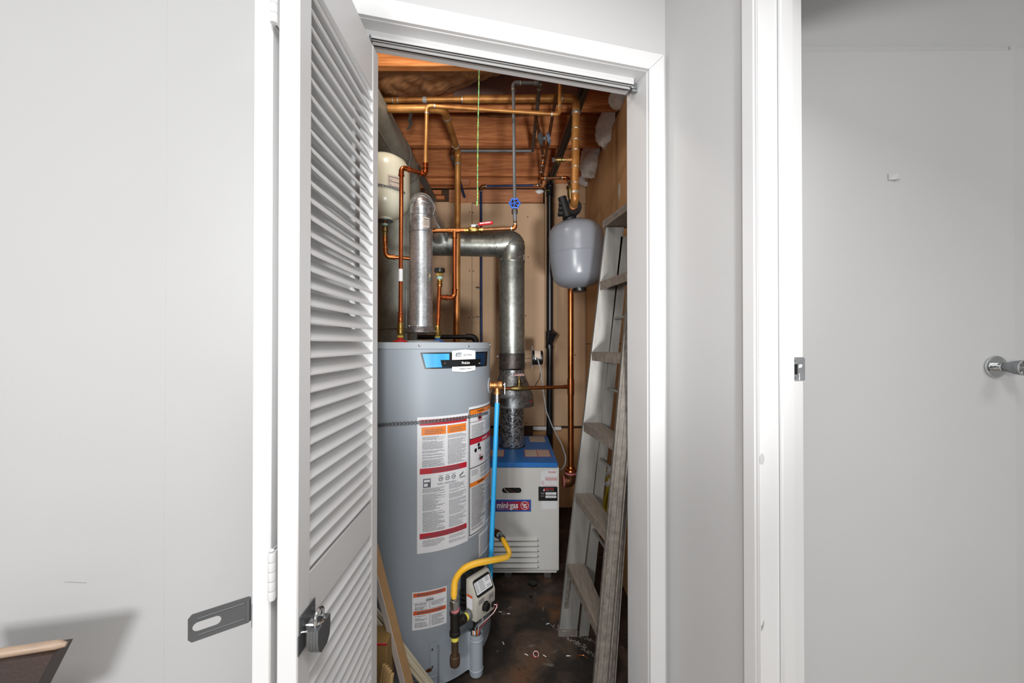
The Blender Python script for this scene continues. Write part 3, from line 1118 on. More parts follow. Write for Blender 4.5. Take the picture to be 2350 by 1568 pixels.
htext(q, 'TO TURN OFF GAS TO APPLIANCE', (L0 + L1) / 2 + .05, zz(.867), .008, .0016, 0, True, width=.13)
htext(q, "COMMENT COUPER L'ADMISSION DE GAZ", (L0 + L1) / 2, zz(.884), .008, .0016, 0, True, width=.165)
hlines(q, L0 + .09, Lm - .03, zz(.128), zz(.090), 3, .0016, .0020, seed=3)
hlines(q, Lm + .04, L1 - .05, zz(.128), zz(.090), 3, .0016, .0020, seed=4)
hlines(q, L0 + .06, Lm - .02, zz(.370), zz(.145), 33, .0012, 0.00136, seed=5, ragged=.5)
hlines(q, Lm + .012, L1 - .03, zz(.368), zz(.145), 33, .0012, 0.00136, seed=6, ragged=.4)
hlines(q, L0 + .065, Lm - .02, zz(.845), zz(.525), 46, .0012, 0.00129, seed=7, ragged=.5)
hlines(q, Lm + .03, L1 - .03, zz(.845), zz(.515), 46, .0012, 0.00129, seed=8, ragged=.5)
hlines(q, L0 + .065, Lm - .02, zz(.955), zz(.905), 6, .0012, 0.00129, seed=9, ragged=.6)
hlines(q, Lm + .03, L1 - .03, zz(.965), zz(.905), 7, .0012, 0.00129, seed=10, ragged=.6)
# small diagrams
def hring(q, ph, z, r, w=.0010, off=.0013):
    n = 16
    for k in range(n):
        a, b = 2 * math.pi * k / n, 2 * math.pi * (k + 1) / n
        q.add([hp(ph + rr * math.cos(t) / HR, z + rr * math.sin(t), off) for rr, t in ((r, a), (r, b), (r - w, b), (r - w, a))], [(0, 1, 2, 3)])
for i, f in enumerate((.42, .55, .67)):
    ph = L0 + (L1 - L0) * f
    hring(q, ph, zz(.468), .0085, .0022)
    hpatch(q, ph - .012, ph + .016, zz(.470), zz(.464), .0013)
    hpatch(q, ph - .03, ph + .03, zz(.443), zz(.441), .0013)
    hlines(q, ph - .04, ph + .04, zz(.512), zz(.497), 2, .0013, .0016, seed=20 + i, ragged=.2)
ph = L0 + (L1 - L0) * .17
hpatch(q, ph - .045, ph + .045, zz(.520), zz(.455), .0012)
for k in range(6):
    a = k * math.pi / 3
    hpatch(q, L0 + (L1 - L0) * .84 - .03 + .01 * k, L0 + (L1 - L0) * .84 - .022 + .01 * k, zz(.480 - .004 * k), zz(.466 - .004 * k), .0013)
hpatch(q, L0 + (L1 - L0) * .80, L0 + (L1 - L0) * .93, zz(.490), zz(.484), .0013)
q.build('print', 'print_dark', big)
bar(big, 'diagram_gap', 'label_white', ph - .035, ph + .035, zz(.480), zz(.462), .0016)
bar(big, 'diagram_gap', 'label_white', ph - .035, ph + .010, zz(.512), zz(.490), .0016)

# warning label to the right
Q0, Q1 = hs(1075.5, 1000)[0], R(96)
ZQ1, ZQ0 = hs(1076, 935)[1], hs(1075.5, 1236)[1]
HQ = ZQ1 - ZQ0
def zq(f):
    return ZQ1 - HQ * f
lb = MB()
hpatch(lb, Q0, Q1, ZQ0, ZQ1, .0007)
rl = lb.build('warning_label', 'label_white', wh, 'white warning label with pictograms on the right of the heater')
q = MB()
Qd = Q0 + (Q1 - Q0) * .46
hpatch(q, Q0 + .008, Q0 + .020, zq(.985), zq(.02), .0012)
for f in (.02, .245, .47, .982):
    hpatch(q, Q0 + .008, Q1, zq(f + .006), zq(f), .0012)
hpatch(q, Q0 + .02, Q1, zq(.122), zq(.119), .0012)
hpatch(q, Qd, Qd + .006, zq(.245), zq(.122), .0012)
hpatch(q, Qd, Qd + .006, zq(.47), zq(.275), .0012)
hpatch(q, Qd + .02, Qd + .026, zq(.98), zq(.48), .0012)
hlines(q, Q0 + .05, Qd - .03, zq(.24), zq(.13), 11, .0012, 0.00177, seed=31, ragged=.2)
hlines(q, Qd + .03, Q1 - .02, zq(.24), zq(.13), 11, .0012, 0.00163, seed=32, ragged=.2)
hlines(q, Qd + .03, Q1 - .02, zq(.465), zq(.28), 23, .0012, 0.00150, seed=33, ragged=.2)
hlines(q, Q0 + .05, Q0 + .18, zq(.535), zq(.49), 4, .0012, 0.00150, seed=34)
hlines(q, Q0 + .24, Q1 - .05, zq(.575), zq(.485), 10, .0012, 0.00136, seed=35)
hlines(q, Q0 + .05, Qd, zq(.96), zq(.625), 46, .0012, 0.00163, seed=36, ragged=.4)
hlines(q, Qd + .05, Q1 - .02, zq(.96), zq(.625), 46, .0012, 0.00163, seed=37, ragged=.4)
htext(q, 'WARNING', Q0 + .25, zq(.043), .011, .0018, 0, True)
htext(q, 'WARNING', Q0 + .25, zq(.601), .010, .0018, 0, True)
# pictograms: can, taps
pc_ = Q0 + .23
hpatch(q, pc_ - .035, pc_ + .035, zq(.108), zq(.075), .0014)
for dx, f in ((.13, .345), (.20, .310)):
    for k in range(10):
        a, b = 2 * math.pi * k / 10, 2 * math.pi * (k + 1) / 10
        c0 = (Q0 + dx, zq(f))
        q.add([hp(c0[0], c0[1], .0014), hp(c0[0] + .008 * math.cos(a) / HR, c0[1] + .008 * math.sin(a), .0014), hp(c0[0] + .008 * math.cos(b) / HR, c0[1] + .008 * math.sin(b), .0014)], [(0, 1, 2)])
hpatch(q, Q0 + .18, Q0 + .25, zq(.345), zq(.328), .0014)
hpatch(q, Q0 + .235, Q0 + .25, zq(.362), zq(.328), .0014)
hpatch(q, Q0 + .23, Q0 + .31, zq(.43), zq(.41), .0014)
for k in range(4):
    hpatch(q, Q0 + .20, Q0 + .24, zq(.412 + .007 * k), zq(.409 + .007 * k), .0014)
q.build('print', 'print_black', rl)
q = MB()
hring(q, pc_, zq(.089), .016, .0030, .0018)
for k in range(10):
    t = -1 + .2 * k
    q.add([hp(pc_ + (.011 * (t + d_) ) / HR, zq(.089) - .011 * t + e_, .0018) for d_, e_ in ((0, .0015), (.2, -.0007), (.2, -.0037), (0, -.0015))], [(0, 1, 2, 3)])
q.build('no_fuel_sign', 'label_red', rl)
q = MB()
for k in range(4):
    hpatch(q, Q0 + .20 + .01 * k, Q0 + .27 - .01 * k, zq(.395 + .006 * k), zq(.392 + .006 * k), .0014)
hpatch(q, Q0 + .24, Q0 + .30, zq(.440), zq(.425), .0017)
q.build('red_print', 'label_red', rl)
bar(rl, 'orange_bar', 'label_orange', Q0 + .02, Q1, zq(.062), zq(.026), .0013)
bar(rl, 'orange_bar', 'label_orange', Q0 + .02, Q1, zq(.618), zq(.586), .0013)
bar(rl, 'red_bar', 'label_red', Q0 + .02, Q1, zq(.292), zq(.251), .0013)
q = MB()
htext(q, 'DANGER', Q0 + .36, zq(.272), .011, .0018, 0, True)
q.build('lettering', 'label_white', rl)

# small rating label below it
z1_, z0_ = hs(1098.5, 1226)[1], hs(1098.5, 1281)[1]
s0_, s1_ = hs(1098.5, 1250)[0], R(92)
q = MB()
hpatch(q, s0_, s1_, z0_, z1_, .0006)
rt = q.build('rating_label', 'label_white', wh)
q = MB()
hlines(q, s0_ + .03, s1_ - .02, z0_ + .01, z1_ - .012, 14, .0011, .0020, seed=41)
q.build('print', 'print_dark', rt)

# lower warning label
B0, B1 = hs(946, 1400)[0], hs(1025, 1400)[0]
ZB1_, ZB0_ = hs(1025.5, 1344.5)[1], hs(945, 1448)[1]
HB_ = ZB1_ - ZB0_
def zb(f):
    return ZB1_ - HB_ * f
q = MB()
hpatch(q, B0, B1, ZB0_, ZB1_, .0006)
ll = q.build('warning_label', 'label_white', wh, 'small white label with two orange warning bars')
bar(ll, 'orange_bar', 'label_rust', B0 + .012, B1 - .012, zb(.135), zb(.03))
bar(ll, 'orange_bar', 'label_rust', B0 + .012, B1 - .012, zb(.605), zb(.50))
q = MB()
Bm = (B0 + B1) / 2
for f in (.083, .553):
    htext(q, 'WARNING/AVERTISSEMENT', Bm + .012, zb(f), .0112, .0016, 0, True, width=.094)
    p0 = B0 + .055
    q.add([hp(p0, zb(f) - .004, .0016), hp(p0 + .03, zb(f) - .004, .0016), hp(p0 + .015, zb(f) + .005, .0016)], [(0, 1, 2)])
hpatch(q, B0 + .012, B1 - .012, zb(.297), zb(.292), .0012)
hpatch(q, Bm - .003, Bm + .001, zb(.49), zb(.30), .0012)
hpatch(q, Bm - .003, Bm + .001, zb(.95), zb(.62), .0012)
for sx_, hgt in ((-.035, .05), (-.02, .085), (0, .10), (.02, .085), (.035, .05)):
    q.add([hp(Bm + sx_ - .008, zb(.255), .0012), hp(Bm + sx_ + .008, zb(.255), .0012), hp(Bm + sx_ * 1.5, zb(.255) + HB_ * hgt, .0012)], [(0, 1, 2)])
hpatch(q, Bm - .045, Bm + .045, zb(.262), zb(.245), .0012)
for (a, b, i) in ((B0 + .03, Bm - .02, 51), (Bm + .02, B1 - .03, 52)):
    hlines(q, a, b, zb(.49), zb(.31), 7, .0012, 0.00143, seed=i, ragged=.5)
    hlines(q, a, b, zb(.94), zb(.63), 11, .0012, 0.00143, seed=i + 5, ragged=.6)
q.build('print', 'print_dark', ll)

# burner door cover with round wire channel
ph_c = R(52)
cc = hp(ph_c, 0, .028)
e0 = hs(1003, 1500)[0]
e_t = lambda s: .165 + .012 * s
q = MB()
def cov(s, t):
    off = .014 if s > .03 else .001
    if s > .93:
        off = .014 + (s - .93) * .12
    return hp(e0 + (ph_c - .07 - e0) * s, .030 + (.172 - .030) * t, off)
q.grid(cov, 24, 2)
q.grid(lambda s, t: hp(e0 + (ph_c - .07 - e0) * s, .172, .014 * t), 24, 1)
q.grid(lambda s, t: hp(e0 + (ph_c - .07 - e0) * s, .030, .014 * (1 - t)), 24, 1)
cover = q.build('burner_cover', 'heater_grey', wh)
q = MB()
q.lathe([(.024, .006), (.0255, .010), (.0255, .024), (.0275, .026), (.0275, .029), (.0255, .031), (.0255, .134), (.0275, .136), (.0275, .139), (.0255, .141),
         (.0255, .160), (.0238, .160), (.0238, .10), (.001, .10)], (cc.x, cc.y, 0), n=28)
q.build('wire_channel', 'heater_grey', cover)
q = MB()
hpatch(q, e0 - .085, e0 + .01, .028, .178, .0022)
for z in (.155, .085):
    hpatch(q, e0 - .045, e0 - .03, z, z + .010, .0030)
q.build('cover_flange', 'heater_grey', cover)
for z in (.150, .088):
    bar(cover, 'tab_slot', 'hole_black', e0 - .066, e0 - .052, z, z + .009, .0028)
q = MB()
p_, z_ = hs(986, 1537)
q.add([hp(p_ + .045 * math.cos(a) * (1 if math.cos(a) < 0 else .6), z_ + .0065 * math.sin(a), .0034) for a in [k * math.pi / 8 for k in range(16)]], [tuple(range(16))])
q.build('cover_slot', 'copper_brown', cover)

# gas control valve
pv = R(51)
er = Vector((math.sin(pv), -math.cos(pv), 0))
et = Vector((math.cos(pv), math.sin(pv), 0))
vo = hp(pv, 0, .030)
vo.z = .246
VM = Matrix(((et.x, er.x, 0, vo.x), (et.y, er.y, 0, vo.y), (0, 0, 1, vo.z), (0, 0, 0, 1))) @ Matrix.Diagonal((1.13, 1.0, .90, 1.0))
def bev_prism(mb, poly, t0, t1, bev, M):
    bm = bmesh.new()
    a = [bm.verts.new((t0, r, z)) for r, z in poly]
    b = [bm.verts.new((t1, r, z)) for r, z in poly]
    n = len(poly)
    bm.faces.new(a[::-1])
    bm.faces.new(b)
    for i in range(n):
        bm.faces.new((a[i], a[(i + 1) % n], b[(i + 1) % n], b[i]))
    bmesh.ops.recalc_face_normals(bm, faces=bm.faces[:])
    bmesh.ops.bevel(bm, geom=bm.edges[:], offset=bev, segments=2, affect='EDGES', profile=.5)
    bm.verts.index_update()
    base_ = len(mb.f)
    mb.flat |= {base_ + i for i, f in enumerate(bm.faces) if f.calc_area() > 2e-4}
    mb.add([M @ v.co for v in bm.verts], [[v.index for v in f.verts] for f in bm.faces])
    bm.free()
q = MB()
bev_prism(q, [(0, .0), (.052, .0), (.055, .085), (.022, .158), (0, .158)], -.046, .046, .006, VM)
gv = q.build('gas_valve', 'valve_beige', wh, 'beige gas control valve with black dial')
q = MB()
bev_prism(q, [(-.030, .012), (.001, .012), (.001, .166), (-.030, .166)], -.043, .043, .004, VM)
for z in (.03, .05, .07, .09):
    bev_prism(q, [(-.026, z), (-.002, z), (-.002, z + .012), (-.026, z + .012)], -.050, -.03, .002, VM)
for t in (-.012, .022):
    bev_prism(q, [(-.016, .16), (.004, .16), (.004, .172), (-.016, .172)], t, t + .012, .002, VM)
q.build('back_housing', 'plastic_black', gv)
sa = Vector((0, .055, .085)); sb = Vector((0, .022, .158))
sd = (sb - sa).normalized()
snn = Vector((0, sd.z, -sd.y))
sc_ = (sa + sb) / 2
def vs(x, y, off):
    return VM @ (sc_ + Vector((x, 0, 0)) + sd * y + snn * off)
def rrect(w, h, r, n=4):
    out = []
    for cx, cy, a0 in ((w - r, h - r, 0), (-w + r, h - r, 90), (-w + r, -h + r, 180), (w - r, -h + r, 270)):
        out += [(cx + r * math.cos(R(a0 + 90 * k / n)), cy + r * math.sin(R(a0 + 90 * k / n))) for k in range(n + 1)]
    return out
q = MB().add([vs(x, y, .0008) for x, y in rrect(.039, .032, .009)], [tuple(range(20))])
vl = q.build('valve_label', 'print_black', gv)
q = MB().add([vs(x, y, .0012) for x, y in rrect(.036, .022, .003)], [tuple(range(20))])
q.build('label_panel', 'label_white', vl)
q = MB()
rnd = random.Random(5)
for i in range(7):
    for (x0, x1) in ((-.034, -.020), (-.018, .008), (.012, .034)):
        y = .017 - i * .0055
        if x0 > .01 and 2 < i < 5:
            continue
        q.add([vs(x, y + dy, .0016) for x, dy in ((x0, 0), (x1 - rnd.random() * .008, 0), (x1 - .002, .0018), (x0, .0018))], [(0, 1, 2, 3)])
q.build('print', 'print_dark', vl)
dc = VM @ Vector((-.006, .0545, .046))
q = MB().lathe([(.0175, 0), (.0175, .003), (.0150, .004), (.0145, .014), (.012, .016)], dc, er, 24)
q.box((-.003, .068, .034), (.003, .0715, .058), M=VM @ Matrix.Translation((-.006, 0, 0)))
dial = q.build('dial', 'plastic_black', gv)
MB().lathe([(.0215, -.002), (.0225, .0012), (.0195, .0014)], dc, er, 28).build('dial_plate', 'valve_beige', gv)
q = MB()
for k in range(8):
    a = R(200 + k * 20)
    c = dc + er * .0016 + (et * math.cos(a) + Vector((0, 0, 1)) * math.sin(a)) * .0205
    q.cyl(c, c + er * .0004, .0011, n=6)
q.build('dial_marks', 'print_dark', gv)
q, q2 = MB(), MB()
for i in range(5):
    y = .083 - i * .004
    q.add([VM @ Vector((x, .0560, y + dy)) for x, dy in ((-.036, 0), (-.010 - .003 * (i % 2), 0), (-.010, .0016), (-.036, .0016))], [(0, 1, 2, 3)])
    q2.add([VM @ Vector((x, .0560, y - .006 + dy)) for x, dy in ((.012, 0), (.036 - .004 * (i % 3), 0), (.036, .0016), (.012, .0016))], [(0, 1, 2, 3)])
q.build('print', 'print_dark', gv)
q2.build('print', 'print_dark', gv)
q = MB().add([VM @ Vector((-.0468, r, z)) for r, z in ((.008, .045), (.036, .045), (.036, .100), (.008, .100))], [(0, 1, 2, 3)])
q.build('side_label', 'label_white', gv)
q = MB().add([VM @ Vector((-.0471, r, z)) for r, z in ((.008, .090), (.036, .090), (.036, .100), (.008, .100))], [(0, 1, 2, 3)])
q.build('side_label_bar', 'label_rust', gv)
q = MB()
bev_prism(q, [(.045, .018), (.058, .018), (.058, .038), (.045, .038)], .026, .043, .002, VM)
q.build('wire_socket', 'plastic_black', gv)
for t in (-.016, .004):
    MB().lathe([(.007, -.004), (.007, .010)], VM @ Vector((t, .034, -.002)), (0, 0, -1), 12).build('wire_socket', 'plastic_black', gv)
# igniter wires down into the channel
chc = Vector((cc.x, cc.y, .12))
def wire(pts, r, m):
    MB().tube(fillet(pts, .02, 5), r, 7).build('wire', m, gv)
wire([VM @ Vector((.004, .034, -.008)), VM @ Vector((.006, .030, -.04)), chc + Vector((-.004, 0, .06)), chc], .0032, 'wire_grey')
wire([VM @ Vector((-.016, .034, -.008)), chc + Vector((-.012, .0, .05)), chc + Vector((-.010, 0, -.01))], .004, 'plastic_black')
wire([VM @ Vector((.034, .058, .028)), VM @ Vector((.046, .066, .020)), VM @ Vector((.030, .060, -.004)), chc + Vector((.008, 0, .06)), chc + Vector((.006, 0, 0))], .0013, 'wire_white')
wire([VM @ Vector((.034, .058, .024)), VM @ Vector((.050, .064, .026)), VM @ Vector((.034, .058, -.002)), chc + Vector((.012, .002, .05)), chc + Vector((.010, 0, 0))], .0013, 'wire_red')
wire([chc + Vector((.004, -.006, .052)), chc + Vector((.003, -.006, -.01))], .0022, 'wire_orange')
wire([chc + Vector((-.006, .010, .075)), chc + Vector((-.006, .012, 0))], .007, 'plastic_black')
q = MB().grid(lambda s, t: chc + Vector((-.014 + .012 * s, -.006 - .004 * s, .050 - .05 * t)), 3, 3)
q.build('wire_tag', 'label_white', gv)
q = MB().grid(lambda s, t: chc + Vector((-.011 + .003 * s, -.0085 - .001 * s, .050 - .035 * t)), 1, 3)
q.build('wire_tag_stripe', 'label_orange', gv)
# relief valve on the right side
tz = P(1140, 884, 1.67).z
tv = Vector((-.092, 1.665, tz))
q = MB().lathe([(.020, 0), (.021, .003), (.021, .006), (.013, .007), (.013, .014), (.0165, .016), (.0165, .032), (.019, .036), (.019, .050), (.014, .054), (.006, .056)], tv, (1, -.02, 0), 20)
q.lathe([(.012, 0), (.012, .020), (.0155, .021), (.0155, .032)], tv + Vector((.030, 0, -.005)), (0, 0, -1), 18)
rv = q.build('relief_valve', 'bronze', wh, 'bronze temperature and pressure relief valve')
q = MB().box((tv.x + .060, tv.y - .006, tv.z - .038), (tv.x + .064, tv.y + .006, tv.z + .012), bev=.0012)
q.cyl(tv + Vector((.05, 0, .002)), tv + Vector((.064, 0, .002)), .003, n=8)
q.build('lever', 'steel', rv)
MB().lathe([(.034, 0), (.034, .002), (.030, .004)], hp(R(83), tz, .0005), (1, -.12, 0), 28).build('side_plate', 'heater_light', wh)

# chains
def chain(name, pts, pitch, r, m, label, cat, normal):
    tot = [0]
    for a, b in zip(pts, pts[1:]):
        tot.append(tot[-1] + (b - a).length)
    def at(s):
        for i in range(len(pts) - 1):
            if s <= tot[i + 1]:
                f = (s - tot[i]) / (tot[i + 1] - tot[i])
                return pts[i].lerp(pts[i + 1], f)
        return pts[-1]
    q = MB()
    n = int(tot[-1] / pitch)
    for i in range(n):
        c, d = at(i * pitch), at((i + 1) * pitch)
        nn = normal((c + d) / 2)
        q.torus(c, nn, r * .78, r * .30, 10, 5)
        t = (d - c).normalized()
        w = nn.cross(t).normalized()
        for sgn in (-1, 1):
            q.cyl(c + t * r * .7 + w * sgn * r * .42, d - t * r * .7 + w * sgn * r * .42, r * .26, n=5)
    return tag(q.build(name, m), label, cat)
cp = []
for px, py in ((860, 975), (876, 974), (900, 973), (930, 971.5), (960, 970), (990, 967), (1020, 963.5), (1050, 960), (1073, 957), (1095, 953), (1110, 949.5), (1119, 947)):
    ph, z = hs(px, py)
    cp.append(hp(ph, z, .0045))
chain('strap_chain', cp, .0128, .0058, 'steel_dark', 'grey metal strap chain wrapped around the water heater', 'chain', lambda p: Vector((p.x - HC.x, p.y - HC.y, 0)).normalized())

# ================================================================== HEATER VENT
vt = thing('heater_vent', 'shiny galvanized vent pipe rising from the water heater', 'vent pipe', (HC.x, HC.y, ZTOP))
MB().lathe([(.072, 0), (.072, .003), (.054, .024), (.050, .025), (.050, .026), (.0485, .024), (.070, .001)], (HC.x, HC.y, 1.288), n=40, cap=False).build('draft_hood', 'hood_metal', vt)
for a in (-5, 118, 240):
    c, s = math.sin(R(a)), -math.cos(R(a))
    d = Vector((c, s, 0))
    tt = Vector((-s, c, 0))
    o = Vector((HC.x, HC.y, 0)) + d * .069
    MB().prism([(-.007, ZTOP + .005), (.007, ZTOP + .005), (.007, 1.289), (-.007, 1.289)], o, tt, (0, 0, 1), d * .0015).build('hood_leg', 'steel', vt)
MB().lathe([(.0485, 1.312), (.0485, 1.716)], HC, n=40, cap=False).build('pipe_section', 'galv_new', vt)
MB().lathe([(.0485, 1.713), (.0508, 1.715), (.0508, 1.719), (.0492, 1.721), (.0492, 1.783), (.0508, 1.785), (.0508, 1.789), (.0492, 1.791)], HC, n=40, cap=False).build('collar', 'galv_mottled', vt)
ve = Vector((-.440, 2.40, 1.888))
v0 = Vector((HC.x, HC.y, 1.785))
v1 = Vector((HC.x, HC.y, 1.842))
v2 = v1.lerp(ve, .10)
el_ = fillet([v0, v1, v2], .05, 6)
MB().tube(el_, .049, 32, cap=False).build('elbow', 'galv_mottled', vt)
for i_ in (2, 4, 6):
    MB().torus(el_[i_], el_[i_ + 1] - el_[i_ - 1], .0494, .0014, 32, 5).build('gore_seam', 'galv_new', vt)
for f in (.105,):
    c = v1.lerp(ve, f)
    MB().torus(c, ve - v1, .0495, .0022, 32, 6).build('crimp_ring', 'galv_new', vt)
MB().cyl(v1.lerp(ve, .09), ve, .0475, n=32, cap=False).build('pipe_section', 'galv_new', vt)
MB().torus(ve.lerp(v1, .02), ve - v1, .048, .003, 32, 6).build('crimp_ring', 'galv_old', vt)
MB().cyl(v1.lerp(ve, .12) + Vector((.0475, 0, .0)), ve + Vector((.0475, 0, 0)), .0022, n=6).build('seam', 'galv_new', vt)
for px, py in ((963, 753), (1.5 + 921 + 11, 751)):
    a = (px - 966) / 27.0 * .9
    c = Vector((HC.x + .0485 * math.sin(a), HC.y - .0485 * math.cos(a), 1.3165))
    MB().lathe([(.0035, 0), (.003, .003), (.001, .004)], c, (math.sin(a), -math.cos(a), 0), 10).build('screw', 'chrome', vt)
# barcode sticker on the collar
def cylp(a, z, r):
    return Vector((HC.x + r * math.sin(a), HC.y - r * math.cos(a), z))
q = MB().grid(lambda s, t: cylp(R(22) + R(34) * s, 1.728 + .042 * t, .0500), 5, 1)
sk = q.build('sticker', 'sticker_beige', vt)
q = MB()
for k in range(6):
    a = R(27) + R(4.2) * k
    q.grid(lambda s, t: cylp(a + R(2.2 if k % 2 else 1.3) * s, 1.735 + .022 * t, .0503), 1, 1)
q.grid(lambda s, t: cylp(R(26) + R(26) * s, 1.760 + .004 * t, .0503), 3, 1)
q.build('print', 'print_dark', sk)
# ================================================================== BOILER VENT
BV = Vector((0.0, 2.455, 0))
bv = thing('boiler_vent', 'large dull galvanized vent with draft hood above the boiler', 'vent pipe', (BV.x, BV.y, .62))
KB = F / 2.455
def zb_(py, Y=2.38):
    return P(1175, py, Y).z
BR = .0775
MB().lathe([(.073, .600), (.073, zb_(930))], BV, n=40, cap=False).build('flue_outlet', 'galv_spangle', bv)
zt, zm, zl = zb_(866), zb_(907, 2.33), zb_(938, 2.33)
MB().lathe([(.074, zl + .004), (.135, zl), (.137, zl + .001), (.137, zl + .006), (.131, zm - .01), (.127, zm), (.080, zt + .005), (BR, zt + .010), (BR, zb_(850))], BV, n=44, cap=False).build('draft_hood', 'hood_metal', bv)
MB().box((-.001, BV.y - .1375, zl + .008), (.001, BV.y - .1285, zm), bev=.0004).build('hood_seam', 'hood_metal', bv)
q = MB().grid(lambda s, t: Vector((BV.x + (.1325 - .003 * t) * math.sin(-.62 + .60 * s), BV.y - (.1325 - .003 * t) * math.cos(-.62 + .60 * s) - .004, zl + .012 + .045 * t)), 8, 2)
q.build('hood_plate', 'steel', bv)
q = MB()
for k_, h_ in enumerate((.012, .016, .012, .015)):
    a_k = .90 + .10 * k_
    q.grid(lambda s, t: Vector((BV.x + .1345 * math.sin(a_k + .045 * s), BV.y - .1345 * math.cos(a_k + .045 * s), zl + .030 + h_ * t)), 1, 1)
q.build('red_stamp', 'handle_red', bv)
MB().lathe([(.0785, zb_(849)), (.0805, zb_(848)), (.0805, zb_(843)), (.0785, zb_(842)), (.0785, zb_(812)), (.0775, zb_(811))], BV, n=40, cap=False).build('damper_section', 'galv_dark', bv)
MB().lathe([(.0772, zb_(813)), (.0772, zb_(597))], BV, n=40, cap=False).build('pipe_section', 'galv_old', bv)
MB().lathe([(.0772, zb_(599)), (.0795, zb_(597.5)), (.0795, zb_(595)), (.0785, zb_(594)), (.0785, zb_(566)), (.080, zb_(565)), (.080, zb_(562))], BV, n=40, cap=False).build('collar', 'galv_old', bv)
ez = zb_(563, 2.455)
ha = P(1100, 563, 2.455).z
e0_ = Vector((BV.x, BV.y, zb_(566)))
e1_ = Vector((BV.x + .002, BV.y, ha + .012))
e2_ = Vector((BV.x - .10, BV.y, ha))
el_ = fillet([e0_, e1_, e2_], .075, 6)
MB().tube(el_, .0785, 36, cap=False).build('elbow', 'galv_old', bv)
for i_ in (2, 4, 6):
    MB().torus(el_[i_], el_[i_ + 1] - el_[i_ - 1], .0790, .0016, 36, 5).build('gore_seam', 'galv_old', bv)
hx = Vector((-.58, 2.455, ha + .010))
MB().cyl(e2_ + Vector((.02, 0, 0)), hx, .0715, n=36, cap=False).build('pipe_section', 'galv_old', bv)
MB().torus(e2_ + Vector((.012, 0, 0)), (1, 0, 0), .0725, .003, 32, 6).build('crimp_ring', 'galv_old', bv)
for px, py in ((1140, 567), (1193, 590), (1151, 595), (1142, 818)):
    c = P(px, py, 2.38)
    MB().lathe([(.004, 0), (.004, .004)], c, (0, -1, 0), 8).build('screw', 'steel_dark', bv)
q = MB().grid(lambda s, t: Vector((BV.x + .0797 * math.sin(R(60) + R(18) * s), BV.y - .0797 * math.cos(R(60) + R(18) * s), zb_(593) + .03 * t)), 2, 1)
q.build('sticker', 'label_white', bv)
q = MB().grid(lambda s, t: Vector((BV.x + .0800 * math.sin(R(66) + R(8) * s), BV.y - .0800 * math.cos(R(66) + R(8) * s), zb_(591) + .02 * t)), 1, 1)
q.build('print', 'print_dark', bv)
# damper motor on stand-off rods
mc = P(1221, 821, 2.45)
q = MB().lathe([(.048, 0), (.052, .002), (.052, .005), (.044, .008), (.044, .060), (.038, .066), (.010, .067)], mc, (1, 0, 0), 26)
dm = q.build('damper_motor', 'plastic_black', bv, 'black round damper motor beside the vent')
q = MB().box((mc.x - .002, mc.y - .014, mc.z - .072), (mc.x + .002, mc.y + .014, mc.z + .072), bev=.001)
q.build('bracket', 'steel_dark', dm)
for dz in (.030, -.005, -.032):
    MB().cyl((BV.x + .074, mc.y, mc.z + dz - (.015 if dz > 0 else 0)), (mc.x + .002, mc.y, mc.z + dz), .002, n=6).build('rod', 'steel', dm)
q = MB().grid(lambda s, t: Vector((mc.x + .014 + .036 * s, mc.y - .0446 * math.cos(-.2 + 1.2 * t), mc.z + .0446 * math.sin(-.2 + 1.2 * t) + .006)), 1, 6)
q.build('motor_label', 'sticker_beige', dm)
MB().lathe([(.009, 0), (.009, .006), (.006, .008)], (mc.x + .02, mc.y - .040, mc.z - .006), (0, -1, 0), 12).build('conduit_nut', 'steel', dm)
wp = [(1234, 825), (1241, 850), (1247, 900), (1254, 945), (1268, 980), (1289, 1020), (1299, 1050), (1296, 1071), (1285, 1081), (1276, 1076)]
tag(MB().tube(fillet([P(px, py, 2.36 - .012 * i) for i, (px, py) in enumerate(wp)], .05, 4), .0038, 8).build('conduit_cable', 'wire_grey'),
    'thin grey cable hanging from the damper motor to the boiler side', 'cable')
wp = [(1239, 842), (1241, 852), (1238, 870), (1231, 880), (1228, 888)]
tag(MB().tube(fillet([P(px, py, 2.42) for px, py in wp], .05, 4), .0022, 6).build('thin_wire', 'plastic_black'),
    'short black wire curling below the damper motor', 'wire')

# ================================================================== BIG AIR DUCT
dx, dy, dr = -.684, 2.42, .125
dz_ = CAMZ + 1.040
du = thing('air_duct', 'big dull grey round duct running along the ceiling then down the left side', 'duct', (dx, dy, 0))
MB().cyl((dx, 1.30, dz_), (dx, 2.20, dz_), dr, n=44).build('duct_section', 'galv_duct', du)
MB().tube(fillet([(dx, 2.17, dz_), (dx, dy, dz_), (dx, dy, dz_ - .25)], .19, 4), dr * 1.012, 44, cap=False).build('duct_elbow', 'galv_duct', du)
MB().cyl((dx, dy, .01), (dx, dy, dz_ - .23), dr * .99, n=44).build('duct_section', 'galv_duct', du)
for c, ax_ in (((dx, 2.19, dz_), (0, 1, 0)), ((dx, dy, dz_ - .235), (0, 0, 1)), ((dx, 2.33, dz_ - .055), (0, .75, -.66)), ((dx, dy, 1.33), (0, 0, 1))):
    MB().torus(c, ax_, dr * (1.02 if ax_ != (0, .75, -.66) else 1.06), .003, 44, 6).build('crimp_ring', 'galv_new', du)
MB().cyl((dx + dr * .72, 1.3, dz_ - dr * .72), (dx + dr * .72, 2.18, dz_ - dr * .72), .0035, n=6).build('seam', 'galv_new', du)
MB().cyl((dx + dr * .55, dy - dr * .84, .02), (dx + dr * .55, dy - dr * .84, dz_ - .25), .003, n=6).build('seam', 'galv_new', du)
